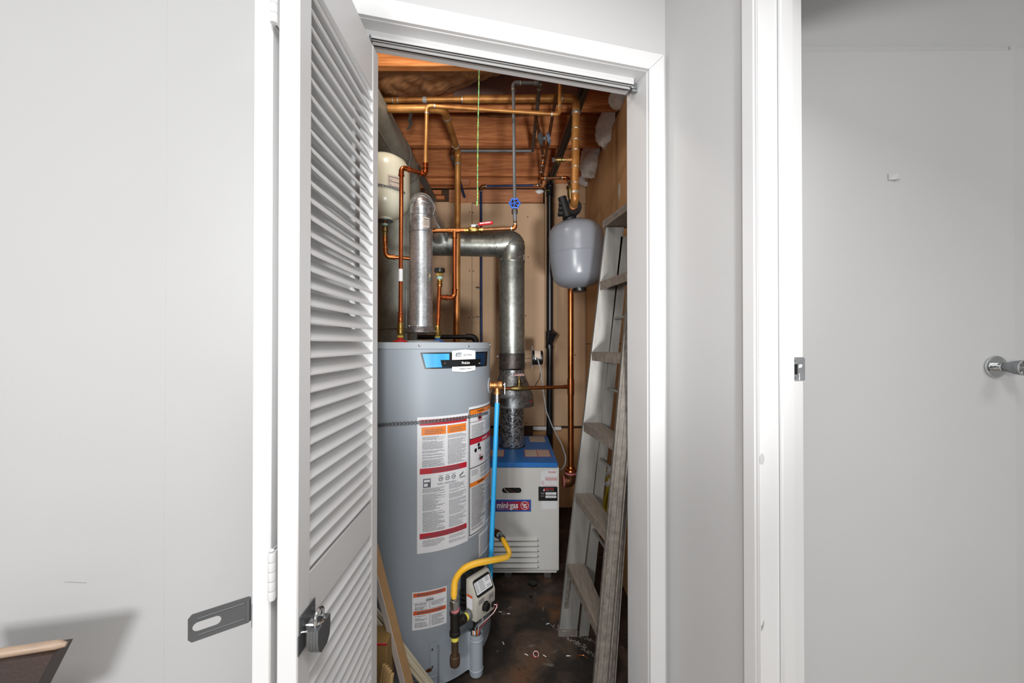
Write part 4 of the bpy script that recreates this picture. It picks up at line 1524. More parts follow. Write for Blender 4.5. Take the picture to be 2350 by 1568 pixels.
MB().box((dx + dr * .80, dy - dr * .75, 1.95), (dx + dr * .99, dy - dr * .45, 2.09), bev=.003).build('duct_strip', 'galv_new', du)

# ================================================================== EXPANSION TANKS
# grey tank on the right, tilted a little
GT = P(1323, 585, 2.06)
gt = thing('expansion_tank', 'grey steel expansion tank hanging at the right under a black fitting', 'tank', (GT.x, GT.y, GT.z - .2))
tilt = Vector((.045, 0, 1)).normalized() * 1.0
ax_ = Vector((-.035, 0.02, 1)).normalized()
base = GT - ax_ * .178
prof = [(.020, 0), (.060, .010), (.095, .022), (.118, .042), (.128, .070), (.134, .120), (.1395, .168), (.1402, .176), (.1395, .184), (.1405, .22), (.1405, .270), (.135, .300), (.120, .322), (.090, .340), (.055, .350), (.036, .353)]
MB().lathe(prof, base, ax_, 64).build('tank_body', 'tank_grey', gt)
MB().lathe([(.1402, .1745), (.1415, .1755), (.1415, .1785), (.1402, .1795)], base, ax_, 64, cap=False).build('weld_seam', 'tank_grey', gt)
MB().lathe([(.030, .352), (.048, .353), (.049, .357), (.034, .361), (.014, .362), (.013, .395)], base, ax_, 28).build('neck', 'steel', gt)
MB().lathe([(.0145, .362), (.015, .388)], base, ax_, 18).build('thread_tape', 'sticker_beige', gt)
MB().lathe([(.034, -.014), (.036, -.010), (.036, .004), (.030, .008)], base + Vector((.008, 0, 0)), ax_, 24).build('bottom_cap', 'plastic_black', gt)
q = MB()
vn = P(1284, 532, 1.935)
for i, (dx_, dz0) in enumerate(((0, .016), (.001, .006), (0, -.006), (-.001, -.018))):
    q.box((vn.x + dx_ - .0008, vn.y - .0075 + abs(i - 1) * .001, vn.z + dz0), (vn.x + dx_ + .0008, vn.y - .0068, vn.z + dz0 + .006))
# tiny handwritten strokes are skipped where they cannot be read

# cream tank on the left
CTK = P(884, 430, 1.75)
ct = thing('expansion_tank', 'cream expansion tank at the left beside the louvred door, half hidden', 'tank', (CTK.x, CTK.y, CTK.z - .15))
zt0, zt1 = P(884, 502, 1.75).z, P(884, 360, 1.75).z
Lt = zt1 - zt0
cr = .107
MB().lathe([(.03, 0), (.045, .004), (.075, .016), (.096, .040), (.105, .07), (cr, .10), (cr, Lt - .075), (.103, Lt - .05), (.090, Lt - .025), (.060, Lt - .006), (.02, Lt)], (CTK.x, CTK.y, zt0), n=56).build('tank_body', 'tank_cream', ct)
MB().lathe([(.028, -.008), (.032, -.004), (.032, .004), (.026, .006)], (CTK.x, CTK.y, zt0), n=24).build('neck', 'tank_cream', ct)
MB().lathe([(.020, -.014), (.034, -.012), (.034, -.009), (.026, -.006)], (CTK.x, CTK.y, zt0), n=24).build('lock_nut', 'steel_dark', ct)
q = MB().grid(lambda s, t: Vector((CTK.x + (cr + .0007) * math.sin(R(22) + R(40) * s), CTK.y - (cr + .0007) * math.cos(R(22) + R(40) * s), P(930, 432, 1.66).z + .055 * t)), 6, 1)
tl = q.build('tank_label', 'sticker_beige', ct)
q = MB()
for k in range(7):
    zz_ = P(930, 432, 1.66).z + .006 + .0065 * k
    q.grid(lambda s, t: Vector((CTK.x + (cr + .0011) * math.sin(R(25) + R(32 - 3 * (k % 3)) * s), CTK.y - (cr + .0011) * math.cos(R(25) + R(32) * s), zz_ + .003 * t)), 5, 1)
q.build('print', 'print_dark', tl)
cps = []
for k in range(15):
    a = R(-85 + 11 * k)
    cps.append(Vector((CTK.x + (cr + .003) * math.sin(a), CTK.y - (cr + .003) * math.cos(a), P(890, 422, 1.65).z - .018 * max(0, math.sin((a + .3))) )))
chain('strap_chain', cps, .0105, .0048, 'steel_dark', 'grey metal chain strapped around the cream expansion tank', 'chain', lambda p: Vector((p.x - CTK.x, p.y - CTK.y, 0)).normalized())

# ================================================================== PIPES
def ring(parent, c, d, r, m='solder'):
    MB().torus(c, d, r, r * .13, 16, 6).build('solder_ring', m, parent)

# --- hot water riser
hp_ = thing('hot_water_pipe', 'thin copper hot water pipe rising from the red ringed heater outlet', 'pipe', P(919, 775, 1.62))
x0 = P(919, 760, 1.62)
A0 = Vector((x0.x, 1.62, ZTOP + .03))
A1 = P(921, 384, 1.62)
A2 = P(976, 399, 1.69)
A2.z = A1.z
A3 = P(980, 243, 1.69)
A4 = P(1284, 263, 1.70)
A5 = P(1287, 130, 1.70)
mid = A2.lerp(A3, .12)
r1 = .0083
pipe(hp_, [A0, A1, A2, mid], r1, 'copper_new', bend=.016, bead=True, fr=1.25)
pipe(hp_, [mid, A3, A4, A5], r1 * .98, 'copper_aged', bend=.016, fr=1.16, name='aged_pipe')
coupling(hp_, mid - Vector((0, 0, .010)), mid + Vector((0, 0, .012)), r1 * 1.3, 'copper_new', bead=True)
q = MB().lathe([(.0125, 0), (.0140, .003), (.0140, .020), (.0155, .021), (.0155, .026), (.0125, .028), (.0125, .045), (.0142, .046), (.0142, .050), (.0105, .054)], A0 - Vector((0, 0, .002)), n=16)
q.build('brass_union', 'brass', hp_)
q = MB().lathe([(.0112, 0), (.0102, .014), (.0106, .016), (.0106, .019), (.0098, .022), (.0098, .036), (.0118, .038), (.0118, .041), (.0098, .043)], A0 + Vector((0, 0, .050)), n=16)
q.build('adapter', 'copper_new', hp_)
stz = P(919, 632, 1.62).z
q = MB().grid(lambda s, t: Vector((A0.x + (A1.x - A0.x) * .4 + (r1 + .0006) * math.sin(-1.3 + 2.6 * s), 1.62 - (r1 + .0006) * math.cos(-1.3 + 2.6 * s), stz - .025 + .050 * t)), 6, 1)
q.build('pipe_sticker', 'label_white', hp_)

# --- cold water line with ball valve and vacuum breaker
cw = thing('cold_water_pipe', 'copper cold water pipe with a red handled ball valve', 'pipe', P(1004, 775, 1.70))
c0 = P(1004, 760, 1.70)
C0 = Vector((c0.x, 1.70, ZTOP + .03))
C1 = P(1009, 640, 1.70)
r2 = .0088
pipe(cw, [C0, C1], r2, 'copper_new', fit=False)
C2 = P(1006, 682, 1.70)
C3 = P(1043, 683, 1.735)
C3.z = C2.z
C4 = P(1043, 530, 1.735)
pipe(cw, [C2, C3, C4], r2, 'copper_new', bend=.018, bead=True, fr=1.25)
for f, (a, b) in enumerate(((.30, .36), (.62, .68), (.86, .92))):
    p, q_ = C0.lerp(C1, a), C0.lerp(C1, b)
    coupling(cw, p, q_, r2 * 1.25, 'copper_new', bead=True)
for dd in (.012, .024, .034):
    ring(cw, C2 + (C3 - C2).normalized() * dd, C3 - C2, r2 * 1.25, 'copper_new')
q = MB().lathe([(.0125, 0), (.0145, .003), (.0145, .018), (.0158, .019), (.0158, .024), (.0120, .026), (.0120, .040), (.010, .046)], C0 - Vector((0, 0, .004)), n=16)
q.build('brass_union', 'brass', cw)
q = MB().lathe([(.0102, 0), (.0118, .004), (.0118, .010), (.0100, .012), (.0100, .022), (.0125, .024), (.0125, .030), (.0105, .033)], C1 - Vector((0, 0, .035)), n=16)
q.build('adapter', 'brass', cw)
MB().lathe([(.0105, 0), (.0112, .002), (.0112, .012), (.0105, .014)], C1 - Vector((0, 0, .004)), n=16).build('thread_tape', 'tape_teal', cw)
MB().lathe([(.0115, 0), (.0150, .004), (.0150, .010), (.0125, .014), (.0125, .022)], C1 + Vector((0, 0, .010)), n=6).build('brass_nut', 'brass', cw)
MB().lathe([(.0215, 0), (.0225, .002), (.0225, .013), (.0215, .016), (.016, .0175)], C1 + Vector((0, 0, .028)), n=24).build('vacuum_cap', 'plastic_black', cw)
# horizontal run
D0 = P(992, 531, 1.735)
D1 = P(1182, 524, 1.75)
D2 = P(1181, 470, 1.75)
D0.z = C4.z
pipe(cw, [D0, C4.lerp(D1, .25)], r2, 'copper_mid', fit=False)
pipe(cw, [C4.lerp(D1, .25), D1, D1 + Vector((0, 0, .035))], r2 * .95, 'copper_dull', bend=.018, fm='copper_mid', fr=1.2, name='old_pipe')
coupling(cw, C4 - Vector((.024, 0, 0)), C4 + Vector((.024, 0, 0)), r2 * 1.22, 'copper_mid', bead=True, name='tee')
coupling(cw, C4 - Vector((0, 0, .032)), C4, r2 * 1.22, 'copper_mid', bead=True, name='tee_branch')
coupling(cw, D0 - Vector((.004, 0, 0)), D0 + Vector((.008, 0, 0)), r2 * 1.25, 'copper_mid', bead=True)
bvp = C4.lerp(D1, .315)
dxn = (D1 - C4).normalized()
q = MB().lathe([(.0115, -.040), (.0115, -.034), (.0095, -.032), (.0095, -.024), (.013, -.020), (.015, -.006), (.015, .006), (.013, .020), (.0095, .024), (.0095, .030), (.0118, .032), (.0118, .040)], bvp, dxn, 18)
q.cyl(bvp, bvp + Vector((0, 0, .018)), .006, n=10)
vb = q.build('ball_valve', 'brass', cw)
q = MB().box((-.012, -.009, .017), (.016, .009, .020), bev=.0008, M=Matrix.Translation(bvp))
q.box((-.010, -.010, .010), (.010, -.008, .022), bev=.0006, M=Matrix.Translation(bvp))
q.box((.012, -.007, .018), (.036, .007, .0205), bev=.0006, M=Matrix.Translation(bvp) @ Matrix.Rotation(R(-9), 4, 'Y'))
q.build('handle_bracket', 'steel', vb)
q = MB()
hm = Matrix.Translation(bvp + Vector((.018, -.001, .023))) @ Matrix.Rotation(R(-7), 4, 'Y')
q.box((0, -.008, -.006), (.068, .008, .008), bev=.005, M=hm)
q.build('valve_handle', 'handle_red', vb, 'red lever handle')
q = MB()
rnd = random.Random(2)
for k in range(8):
    q.box((.010 + k * .006, -.0088, -.001), (.0135 + k * .006 + rnd.random() * .0015, -.0082, .004), M=hm)
q.build('handle_print', 'label_white', vb)
# gate valve with blue wheel and grey riser
pipe(cw, [D1 + Vector((0, 0, .03)), D2 - Vector((0, 0, .02))], r2, 'pipe_grey', fit=False, name='nipple')
gvb = D2 + Vector((0, .006, -.004))
q = MB().lathe([(.0125, -.034), (.0135, -.030), (.0135, -.018), (.010, -.014), (.016, -.006), (.016, .006), (.010, .014), (.0125, .018), (.0125, .030)], gvb, (0, 0, 1), 18)
q.lathe([(.012, 0), (.012, .012), (.008, .014), (.008, .030), (.004, .032), (.004, .040)], gvb, (0, -1, -.15), 14)
gb = q.build('gate_valve', 'iron_rust', cw)
def handwheel(c, ax, Rr, m, parent, lobes=6, hub='steel', spokes=5, wob=.12):
    x, y, d = frame(ax)
    q = MB()
    n = 60
    pts = []
    for k in range(n):
        a = 2 * math.pi * k / n
        rr = Rr * (1 + wob * math.cos(lobes * a))
        pts.append(c + (x * math.cos(a) + y * math.sin(a)) * rr)
    pts.append(pts[0]); pts.append(pts[1])
    q.tube(pts, Rr * .17, 8, cap=False)
    for k in range(spokes):
        a = 2 * math.pi * (k + .5) / spokes
        q.cyl(c, c + (x * math.cos(a) + y * math.sin(a)) * Rr * .95, Rr * .11, n=6)
    q.lathe([(Rr * .28, -.004), (Rr * .30, .003), (Rr * .2, .005)], c, d, 12)
    o = q.build('hand_wheel', m, parent)
    MB().lathe([(Rr * .14, .004), (Rr * .14, .008), (Rr * .08, .010)], c, d, 8).build('wheel_nut', hub, parent)
    return o
handwheel(gvb + Vector((0, -.040, -.002)), Vector((0, -1, .1)), .0205, 'handle_blue', gb)
G1 = P(1178, 190, 1.75)
G2 = P(1236, 187, 1.752)
G2.z = G1.z
G3 = P(1222, 343, 2.39)
G4 = P(1034, 350, 2.39)
G5 = P(1066, 452, 2.90)
G3.z = G4.z = (G3.z + G4.z) / 2
pipe(cw, [D2 + Vector((0, 0, .02)), G1, G2], .0075, 'pipe_grey', bend=.016, fr=1.25, name='riser')
MB().lathe([(.0105, -.004), (.0112, 0), (.0112, .012), (.0095, .016)], G2 - Vector((.014, 0, 0)), (1, 0, 0), 14).build('coupling', 'pipe_grey', cw)
gl = thing('galvanized_pipe', 'dull galvanized pipe running back under the joists then across', 'pipe', G3)
pipe(gl, [G2 + Vector((.006, 0, .012)), G2 + Vector((.006, .02, 0)), Vector((G3.x, G3.y, G3.z))], .0095, 'galv_dark', bend=.02, fr=1.2)
pipe(gl, [Vector((G3.x, G3.y, G3.z)), G4, G5], .0088, 'pipe_grey', bend=.018, fr=1.25, fm='copper_dull')
MB().tube([G4.lerp(G5, .25), G5], .0095, 12).build('blue_paint_section', 'blue_pipe', gl)

# --- M: thick aged pipe across the ceiling and down to the tank
mp_ = thing('heating_pipe', 'thick orange aged copper pipe across the ceiling and down to the grey tank', 'pipe', P(1322, 455, 1.93))
M0 = P(838, 231, 1.95)
M1 = P(1072, 236, 1.94)
M2 = P(1322, 243, 1.93)
M3 = P(1319, 462, 1.93)
M2.z = M1.z = M0.z
rm = .0185
pipe(mp_, [M0, M1], .0125, 'copper_aged', fit=False, name='thin_pipe')
pipe(mp_, [M1 - Vector((.01, 0, 0)), M2, M3, M3 + Vector((.002, .085, -.012))], rm, 'copper_aged', bend=.032, fr=1.08)
coupling(mp_, M1 - Vector((.026, 0, 0)), M1 + Vector((.03, 0, 0)), .0165, 'copper_aged')
for px in (908,):
    c = P(px, 232, 1.949)
    coupling(mp_, Vector((c.x - .014, c.y, M0.z)), Vector((c.x + .014, c.y, M0.z)), .0142, 'copper_aged')
MB().lathe([(.0142, -.009), (.0142, .009)], (P(975, 232, 1.945).x, 1.945, M0.z), (1, 0, 0), 14).build('tape_band', 'wire_grey', mp_)
for py in (262, 297, 322, 346, 384, 421):
    c = P(1322 - 3 * (py - 243) / 219., py, 1.93)
    ring(mp_, Vector((M2.x + (M3.x - M2.x) * (M2.z - c.z) / (M2.z - M3.z), 1.93, c.z)), (0, 0, 1), rm * 1.03)
for a, b in ((297, 322), (346, 384)):
    ca, cb_ = P(1321, a, 1.93), P(1320, b, 1.93)
    MB().cyl(ca, cb_, rm * 1.09, n=18).build('coupling', 'copper_aged', mp_)
# tee with small relief valve
T0 = P(1320, 367, 1.93)
T1 = P(1296, 367, 1.93)
T1.z = T0.z
pipe(mp_, [T0, T1 - Vector((.004, 0, 0))], .0085, 'copper_aged', fit=False, name='branch')
for d in (.0, .016):
    ring(mp_, T1 + Vector((d, 0, 0)), (1, 0, 0), .0095)
q = MB().lathe([(.0105, 0), (.0105, .012), (.008, .014), (.012, .016), (.0125, .036), (.0075, .038), (.0075, .044)], T1 - Vector((.002, 0, 0)), (-1, 0, 0), 14)
q.lathe([(.0085, 0), (.0095, .008), (.0095, .018)], T1 - Vector((.028, .0, .006)), (-.1, -.3, -1), 14)
q.build('air_valve', 'brass_dull', mp_)
MB().box((T1.x - .062, T1.y - .008, T1.z - .010), (T1.x - .046, T1.y + .008, T1.z + .009), bev=.002).build('valve_cap', 'steel', mp_)
# black fitting between pipe and tank
bf0 = M3 + Vector((.001, .052, -.010))
q = MB()
q.lathe([(.0215, -.008), (.038, -.010), (.041, -.005), (.041, .014), (.036, .020), (.034, .05), (.028, .08), (.01, .09)], bf0, (0, 1, -.12), 28, cap=False)
q.lathe([(.034, .0), (.036, -.03), (.030, -.058), (.014, -.070)], bf0 + Vector((-.012, .045, -.012)), (0, 0, 1), 24)
bfm = q.build('pump_flange', 'rubber_black', mp_, 'black round flange fitting above the grey tank')
q = MB()
for k in range(3):
    q.box((bf0.x - .075 + .002 * k, 1.975, bf0.z - .02 + .024 * k - .02), (bf0.x - .03, 2.01, bf0.z - .002 + .024 * k - .02), bev=.003)
q.cyl((bf0.x - .055, 1.99, bf0.z + .05), (bf0.x - .028, 1.985, bf0.z - .05), .022, n=16)
q.build('flange_bolt', 'rubber_black', bfm)
ring(mp_, M3 + Vector((.001, .040, -.008)), (.0, 1, -.12), rm * 1.12, 'copper_mid')

# --- N: second thick pipe turning back and down the wall
np_ = thing('heating_pipe', 'thick aged copper pipe that turns back under the joists and drops behind the heater', 'pipe', P(1045, 800, 2.18))
N0 = P(893, 250, 1.78)
N1 = P(1018, 254, 1.78)
N2 = P(1051, 347, 2.18)
N1.z = N0.z
N2.z = N1.z
Nf = P(1043, 770, 2.18)
N0.x = dx + dr + .003
pipe(np_, [N0, N1, N2, Vector((N2.x - .012, 2.18, .02))], .0170, 'copper_aged', bend=.032, fr=1.09)
MB().tube([Vector((N2.x - .005, 2.18, 1.86)), Vector((N2.x - .012, 2.18, .03))], .0175, 16).build('lower_section', 'copper_mid', np_)

# --- small copper lines at the back right
sl2 = thing('copper_line', 'thin dark copper line with a grey hand wheel valve under the joists', 'pipe', P(1240, 320, 2.1))
pts = [P(1228, 262, 1.98), P(1237, 305, 2.10), P(1247, 360, 2.26), P(1245, 375, 2.28), P(1239, 410, 2.28), P(1303, 408, 2.22), P(1308, 428, 2.2)]
pipe(sl2, pts, .0082, 'copper_dull', bend=.016, fr=1.2, fm='copper_mid')
vc = P(1240, 318, 2.14)
dv = (P(1247, 360, 2.26) - P(1237, 305, 2.10)).normalized()
q = MB().lathe([(.011, -.05), (.012, -.035), (.016, -.01), (.016, .01), (.012, .03), (.010, .045)], vc, dv, 16)
q.lathe([(.011, 0), (.010, .016), (.013, .018), (.013, .028), (.006, .030), (.005, .045)], vc, (1, .1, .1), 12)
sg = q.build('gate_valve', 'pipe_grey', sl2)
handwheel(vc + Vector((.046, .004, .003)), Vector((1, -.35, .1)), .027, 'wheel_grey', sg, wob=.08)
q = MB().lathe([(.010, 0), (.022, .006), (.024, .016), (.020, .022), (.018, .024), (.018, .062), (.014, .068), (.014, .09)], P(1309, 425, 2.2), (0.02, 0, -1), 20)
q.build('air_vent', 'brass_dull', sl2)
sl3 = thing('copper_line', 'thin brown copper line running straight back to the blue pipe', 'pipe', P(1262, 300, 2.2))
S0, S1 = P(1283, 180, 1.76), P(1241, 424, 2.90)
S1.z = S0.z - .02
S2 = P(1104, 419, 2.92)
S2.z = S1.z
S3 = P(1098, 775, 2.92)
pipe(sl3, [S0, S1, S2.lerp(S1, .88)], .0088, 'copper_dull', bend=.02, fr=1.2)
bl = thing('blue_pipe', 'narrow dark blue painted pipe across the back wall then down it', 'pipe', S3)
pipe(bl, [S2.lerp(S1, .88), S2, Vector((S2.x + .004, S2.y, 1.0))], .0085, 'blue_pipe', bend=.02, fr=1.3, fm='copper_dull')
for py in (662, 730):
    c = P(1097, py, 2.91)
    MB().box((c.x - .012, 2.906, c.z - .003), (c.x + .012, 2.935, c.z + .003), bev=.001).build('pipe_clip', 'steel', bl)

# --- black iron gas pipe behind the heater, yellow flex and valve train
gp = thing('gas_pipe', 'black iron gas pipe behind the water heater', 'pipe', (-.17, 2.05, 0))
g0 = P(958, 771, 2.03)
g1 = P(1092, 769, 2.05)
g1.z = g0.z = ZTOP + .030
gz = P(1125, 1188, 2.0).z
g2 = Vector((g1.x, 2.05, gz))
g3 = P(1149, 1243, 1.80)
g3.z = gz
pipe(gp, [g0, g1, g2, g3], .0115, 'iron_black', bend=.022, fr=1.4, collar='iron_black')
dgp = (g3 - g2).normalized()
g3b = g3 - dgp * .045
q = MB().lathe([(.0165, 0), (.0175, .004), (.0175, .024), (.0155, .028)], g3b, dgp, 16)
q.build('coupling', 'copper_brown', gp)
MB().lathe([(.0128, 0), (.0128, .010)], g3b - dgp * .009, dgp, 14).build('thread_tape', 'tape_yellow', gp)
gf = thing('gas_connector', 'yellow corrugated gas hose bent in front of the water heater', 'hose', P(1043, 1380, 1.385))
q = MB().lathe([(.0135, .028), (.0145, .032), (.0145, .042), (.012, .044), (.0165, .046), (.0165, .062), (.0125, .066)], g3b, dgp, 6)
q.build('hose_nut', 'steel', gf)
MB().lathe([(.0138, .026), (.0142, .032), (.0138, .036)], g3b, dgp, 14).build('thread_tape', 'tape_teal', gf)
fx0 = g3b + dgp * .060
tee = P(1044, 1425, 1.385)
Y0 = 1.385
path = [fx0, P(1167, 1264, 1.735), P(1165, 1277, 1.69), P(1146, 1283, 1.62), P(1094, 1293, 1.46), P(1063, 1307, 1.40), P(1046, 1330, Y0), P(1042, 1356, Y0), P(1042, 1375, Y0)]
def catmull(pts, n=14):
    out = []
    pp = [pts[0] * 2 - pts[1]] + pts + [pts[-1] * 2 - pts[-2]]
    for i in range(1, len(pp) - 2):
        a, b, c, d = pp[i - 1], pp[i], pp[i + 1], pp[i + 2]
        for k in range(n):
            t = k / n
            out.append(.5 * (2 * b + (c - a) * t + (2 * a - 5 * b + 4 * c - d) * t * t + (3 * b - a - 3 * c + d) * t ** 3))
    out.append(pts[-1])
    return out
cmp_ = catmull(path, 40)
# resample evenly, then corrugate
acc = [0]
for a, b in zip(cmp_, cmp_[1:]):
    acc.append(acc[-1] + (b - a).length)
step = .0010
samp, j = [], 0
sdist = 0
while sdist < acc[-1]:
    while acc[j + 1] < sdist:
        j += 1
    samp.append(cmp_[j].lerp(cmp_[j + 1], (sdist - acc[j]) / max(1e-9, acc[j + 1] - acc[j])))
    sdist += step
nS = len(samp)
def corr(i):
    e = min(i, nS - 1 - i)
    return .0102 + (0.0013 * math.cos(i * 2 * math.pi / 5) if e > 10 else 0) - (.0008 if e <= 10 else 0)
MB().tube(samp, .0102, 16, rf=corr).build('hose', 'flex_yellow', gf)
q = MB().lathe([(.0120, 0), (.0125, .006), (.0160, .008), (.0160, .026), (.0135, .028), (.0135, .034), (.0150, .035), (.0150, .046), (.0125, .048)], P(1042, 1372, Y0), (0.01, 0, -1), 6)
q.build('hose_nut', 'steel', gf)
dt = thing('drip_leg', 'black iron tee and drip leg beside the gas valve', 'pipe', tee - Vector((0, 0, .15)))
q = MB().lathe([(.0165, .034), (.0185, .032), (.0185, .024), (.0165, .022), (.0165, -.034), (.0190, -.036), (.0190, -.048), (.0165, -.050)], tee, (0, 0, 1), 20)
vin = VM @ Vector((-.052, .022, .024))
tin = Vector((tee.x, tee.y, vin.z))
dti = (vin - tin)
dl = dti.length
dti.normalize()
q.lathe([(.0150, .0), (.0150, dl * .45), (.0165, dl * .47), (.0165, dl * .62), (.0125, dl * .64), (.0125, dl * .95)], tin, dti, 18)
q.build('tee', 'iron_black', dt)
MB().lathe([(.0150, .030), (.0155, .036), (.0150, .042)], tee, (0, 0, 1), 16).build('thread_tape', 'tape_pink', dt)
MB().lathe([(.0132, dl * .74), (.0135, dl * .80), (.0132, dl * .86)], tin, dti, 16).build('thread_tape', 'tape_yellow', dt)
MB().lathe([(.0175, dl * .86), (.0185, dl * .88), (.0185, dl * 1.0)], tin, dti, 16).build('valve_nut', 'steel_dark', dt)
MB().lathe([(.0122, 0), (.0122, .082)], tee - Vector((0, 0, .050)), (0, 0, -1), 16).build('nipple', 'iron_rust', dt)
MB().lathe([(.0130, 0), (.0134, .008), (.0130, .016)], tee - Vector((0, 0, .050)), (0, 0, -1), 16).build('thread_tape', 'tape_yellow', dt)
MB().lathe([(.0140, 0), (.0175, .003), (.0180, .010), (.0180, .024), (.0165, .034), (.010, .040)], tee - Vector((0, 0, .118)), (0, 0, -1), 20).build('cap', 'iron_rust', dt)

# --- blue discharge pipe
px_ = thing('discharge_pipe', 'bright blue plastic discharge pipe dropping from the relief valve', 'pipe', P(1124, 1400, 1.60))
o0 = tv + Vector((.030, 0, -.037))
MB().lathe([(.0115, 0), (.0115, .012), (.0120, .013), (.0120, .018), (.0108, .019), (.0108, .036)], o0, (0, 0, -1), 16).build('nipple', 'steel', px_)
MB().tube([o0 - Vector((0, 0, .034)), P(1134, 1100, 1.66), P(1126, 1300, 1.62), P(1123, 1400, 1.60)], .0100, 16).build('pipe', 'pex_blue', px_)

# --- boiler return pipe with branch valve
rp_ = thing('return_pipe', 'copper pipe dropping behind the grey tank to the boiler side', 'pipe', P(1310, 1100, 2.3))
R0 = P(1305, 480, 2.3)
R1 = P(1310, 1075, 2.3)
R0.x = R1.x
pipe(rp_, [R0, R1], .0170, 'copper_mid', fit=False)
tz_ = P(1311, 888, 2.3)
coupling(rp_, Vector((R1.x, 2.3, tz_.z - .046)), Vector((R1.x, 2.3, tz_.z + .046)), .0192, 'copper_mid', collar='copper_mid', name='tee')
b0 = Vector((R1.x, 2.3, tz_.z))
b1 = P(1152, 888, 2.2)
b1.z = tz_.z
pipe(rp_, [b0, b1], .0098, 'copper_mid', fit=False, name='branch')
coupling(rp_, b0 - Vector((.040, 0, 0)), b0 - Vector((.012, 0, 0)), .0118, 'copper_mid', collar='copper_mid')
bc = b0.lerp(b1, (1311 - 1190) / (1311 - 1152.))
bd_ = (b1 - b0).normalized()
q = MB().lathe([(.0115, -.048), (.0125, -.038), (.0135, -.030), (.0170, -.016), (.0180, 0), (.0170, .016), (.0135, .030), (.0125, .038), (.0115, .046)], bc, bd_, 20)
q.lathe([(.014, .010), (.012, .018), (.010, .030), (.012, .032), (.012, .046), (.006, .048), (.0045, .072)], bc, (0, 0, 1), 16)
bvv = q.build('branch_valve', 'brass_dull', rp_)
handwheel(bc + Vector((0, 0, .076)), Vector((0, -.05, 1)), .028, 'wheel_worn', bvv, wob=.06)
MB().lathe([(.021, 0), (.023, .004), (.023, .014), (.034, .018), (.036, .026), (.030, .030)], R1 + Vector((0, 0, .012)), (0, 0, -1), 22).build('union', 'copper_mid', rp_)
MB().lathe([(.0345, 0), (.0355, .004), (.0345, .009)], R1 - Vector((0, 0, .022)), (0, 0, -1), 22).build('thread_tape', 'tape_pink', rp_)
ez1 = R1 - Vector((0, 0, .030))
q = MB().tube(fillet([ez1, ez1 - Vector((0, 0, .045)), ez1 - Vector((.042, 0, .045))], .04, 6), .033, 22)
q.lathe([(.036, 0), (.037, .01), (.036, .016)], ez1 - Vector((0, 0, 0)), (0, 0, -1), 22)
q.build('elbow', 'copper_brown', rp_)
MB().lathe([(.0345, 0), (.0355, .004), (.0345, .009)], ez1 - Vector((.038, 0, .045)), (-1, 0, 0), 22).build('thread_tape', 'tape_pink', rp_)

# --- black plastic drain
ab = thing('drain_pipe', 'black plastic drain pipe sloping back then dropping down the back wall', 'pipe', P(1258, 1000, 2.93))
a0_, a1_ = P(1350, 180, 1.82), P(1262, 408, 2.93)
a1_.z = a0_.z - .02
a2_ = Vector((a1_.x - .004, 2.93, .02))
pipe(ab, [a0_, a1_, a2_], .0245, 'abs_black', bend=.05, fr=1.13, collar='abs_black', n=20)
c = P(1258, 433, 2.93)
coupling(ab, Vector((a2_.x, 2.93, c.z - .020)), Vector((a2_.x, 2.93, c.z + .022)), .029, 'abs_black', collar='abs_black', n=20)
MB().torus((a2_.x, 2.93, c.z - .021), (0, 0, 1), .0262, .0012, 20, 6).build('glue_line', 'tape_yellow', ab)
wy = P(1260, 780, 2.93)
q = MB().lathe([(.028, -.05), (.028, .06)], (a2_.x, 2.93, wy.z), (0, 0, 1), 20)
q.lathe([(.024, -.03), (.026, .04), (.031, .042), (.031, .060), (.024, .062)], (a2_.x + .008, 2.90, wy.z), (.25, -.6, 1), 20)
q.lathe([(.030, -.066), (.030, -.045)], (a2_.x, 2.93, wy.z), (0, 0, 1), 20)
q.build('cleanout_wye', 'abs_black', ab)
dvy = Vector((.25, -.6, 1)).normalized()
MB().lathe([(.010, .062), (.010, .068)], (a2_.x + .008, 2.90, wy.z), dvy, 4).build('cleanout_plug', 'copper_brown', ab)

# --- tank pipe of the cream tank
tp_ = thing('tank_pipe', 'short copper pipe hanging below the cream tank and turning right', 'pipe', P(888, 590, 1.75))
k0 = Vector((CTK.x, CTK.y, zt0 - .010))
k1 = P(885, 589, 1.75)
k2 = P(958, 590, 1.80)
k2.z = k1.z
pipe(tp_, [k0, Vector((k1.x, k1.y, k1.z)), k2], .0083, 'copper_mid', bend=.018, bead=True, fr=1.25)
MB().lathe([(.0115, 0), (.012, .003), (.0115, .010)], k0 - Vector((0, 0, .012)), (0, 0, -1), 14).build('thread_tape', 'tape_teal', tp_)
MB().lathe([(.0105, 0), (.0125, .003), (.0125, .020), (.0140, .021), (.0140, .026), (.011, .028), (.011, .046)], k0 - Vector((0, 0, .022)), (0, 0, -1), 14).build('brass_union', 'brass_dull', tp_)
MB().lathe([(.0108, 0), (.0100, .01), (.0112, .012), (.0112, .016), (.0098, .018), (.0098, .034), (.0115, .036), (.0115, .039)], k0 - Vector((0, 0, .066)), (0, 0, -1), 14).build('adapter', 'copper_mid', tp_)

